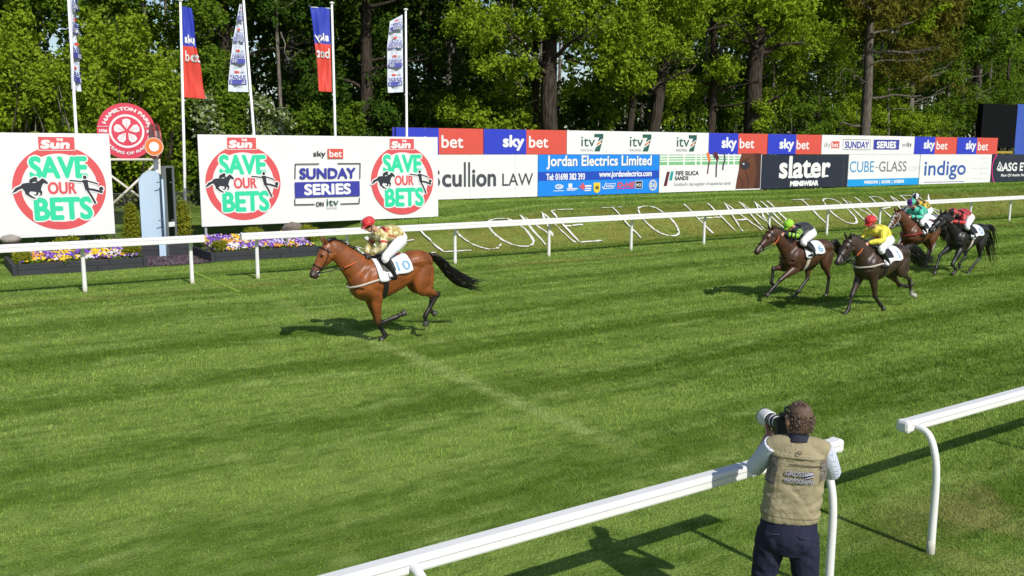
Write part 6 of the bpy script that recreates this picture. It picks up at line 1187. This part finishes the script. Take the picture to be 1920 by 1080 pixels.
    cb(-.075, .075, -.035, .035, -.085, .045, mb); mb.build('camera_body', BLK, k, bevel=.012); mb = MB(); cb(-.032, .032, -.045, .04, .047, .085, mb); mb.build('viewfinder', BLK, k, bevel=.012)
    L0 = lambda d: c0+ldir*d+A(0, 0, -.008)
    MB().path([L0(.03), L0(.07), L0(.10)], [.044, .047, .046], 20).build('lens_mount', BLK, k, True)
    MB().path([L0(.10), L0(.15), L0(.152), L0(.21)], [.044, .044, .050, .050], 24).build('lens_barrel', LW, k, True)
    for d in (.135, .178, .212): MB().path([L0(d-.009), L0(d+.009)], [.0525, .0525], 24).build('lens_ring', BLK, k, True)
    hm = MB(); P_ = [.221, .235, .33, .342]; hm.path([L0(d) for d in P_], [.052, .060, .066, .066], 28); hm.build('lens_hood', LW, k, True); MB().path([L0(.341), L0(.3475)], [.0675, .0675], 28).build('hood_rim', BLK, k, True); MB().path([L0(.3476), L0(.3490)], [.056, .056], 24).build('front_glass', GLASS, k, True)
    MB().path([L0(.17)+uz*-.05, L0(.17)+uz*-.075], [.016, .018], 10).build('tripod_foot', BLK, k, True)
photographer()
# ------------------------------------------------------------------ grass blades over the turf
def grass():
    m, N, L, B = _nodes('grass_blade'); N.remove(B); c = turf_nodes(N, L); at = N.new('ShaderNodeAttribute'); at.attribute_name = 'rnd'
    mr = N.new('ShaderNodeMapRange'); mr.inputs[3].default_value = .90; mr.inputs[4].default_value = 2.25; L.new(at.outputs['Fac'], mr.inputs[0])
    mu = N.new('ShaderNodeVectorMath'); mu.operation = 'MULTIPLY'; L.new(c, mu.inputs[0]); L.new(mr.outputs[0], mu.inputs[1])
    d = N.new('ShaderNodeBsdfDiffuse'); t = N.new('ShaderNodeBsdfTranslucent'); mx = N.new('ShaderNodeMixShader'); mx.inputs[0].default_value = .35
    L.new(mu.outputs[0], d.inputs[0]); L.new(mu.outputs[0], t.inputs[0]); L.new(d.outputs[0], mx.inputs[1]); L.new(t.outputs[0], mx.inputs[2])
    L.new(mx.outputs[0], [n for n in N if n.type == 'OUTPUT_MATERIAL'][0].inputs[0])
    r = np.random.default_rng(42)
    def scatter(n, Yr, Xr, dens):
        Y = Yr[0]+(Yr[1]-Yr[0])*r.random(n)**dens; lo = Xr[0](Y); hi = Xr[1](Y); X = lo+(hi-lo)*r.random(n); return X, Y
    parts = []
    for n, Yr, dens in ((560000, (2.6, 9), 1.25), (460000, (9, 17), 1.2), (260000, (17, 25.6), 1.1), (240000, (25.6, 36), 1.0)):
        parts.append(scatter(n, Yr, (lambda Y: -.26*Y-1.6, lambda Y: 2.25*Y+4.5), dens))
    X = np.concatenate([p[0] for p in parts]); Y = np.concatenate([p[1] for p in parts])
    bed = (X > 2.2) & (X < 11.6) & (Y > 28.8) & (Y < 31.9); keep = ~bed; X, Y = X[keep], Y[keep]; n = len(X); Z = ground_z(X, Y)+np.where(Y > 26, (vnoise(X*.7, Y*.7)-.5)*.07*sstep(26, 29, Y), 0)
    D = np.sqrt(X*X+Y*Y+9); w = np.clip(D*.00075, .006, .05)*(.7+.6*r.random(n)); clump = vnoise(X*2.2, Y*2.6)*.35+vnoise(X*7, Y*9)*.65; h = (.011+.022*clump)*(.6+.8*r.random(n))*np.clip(D/10, .9, 1.6)
    h *= np.where((Y > 26)*(X > 11), 1.2, 1.0)
    a = r.random(n)*2*math.pi; lean = .35+.95*r.random(n); band = np.sin(Y*2*math.pi/3.1+vnoise(X*.3, Y*.3)*2)    # mower lays the bands opposite ways
    lx = np.cos(a)*lean*.8+np.sign(band)*.35; ly = np.sin(a)*lean*.8
    dx, dy = -np.sin(a), np.cos(a); P0 = np.stack([X-dx*w/2, Y-dy*w/2, Z-.004], 1); P1 = np.stack([X+dx*w/2, Y+dy*w/2, Z-.004], 1)
    P2 = np.stack([X+lx*h*.9, Y+ly*h*.9, Z+h], 1); V = np.stack([P0, P1, P2], 1).reshape(-1, 3)
    me = np_mesh('grass', V, np.arange(3*n).reshape(n, 3)); at = me.attributes.new('rnd', 'FLOAT', 'FACE'); at.data.foreach_set('value', np.clip(.5+.34*r.normal(size=n), 0, 1).astype(np.float32))
    o = link('grass', me, None, [m]); tag(o, 'short mown grass blades of the racetrack and bank', 'grass', kind='stuff')
grass()
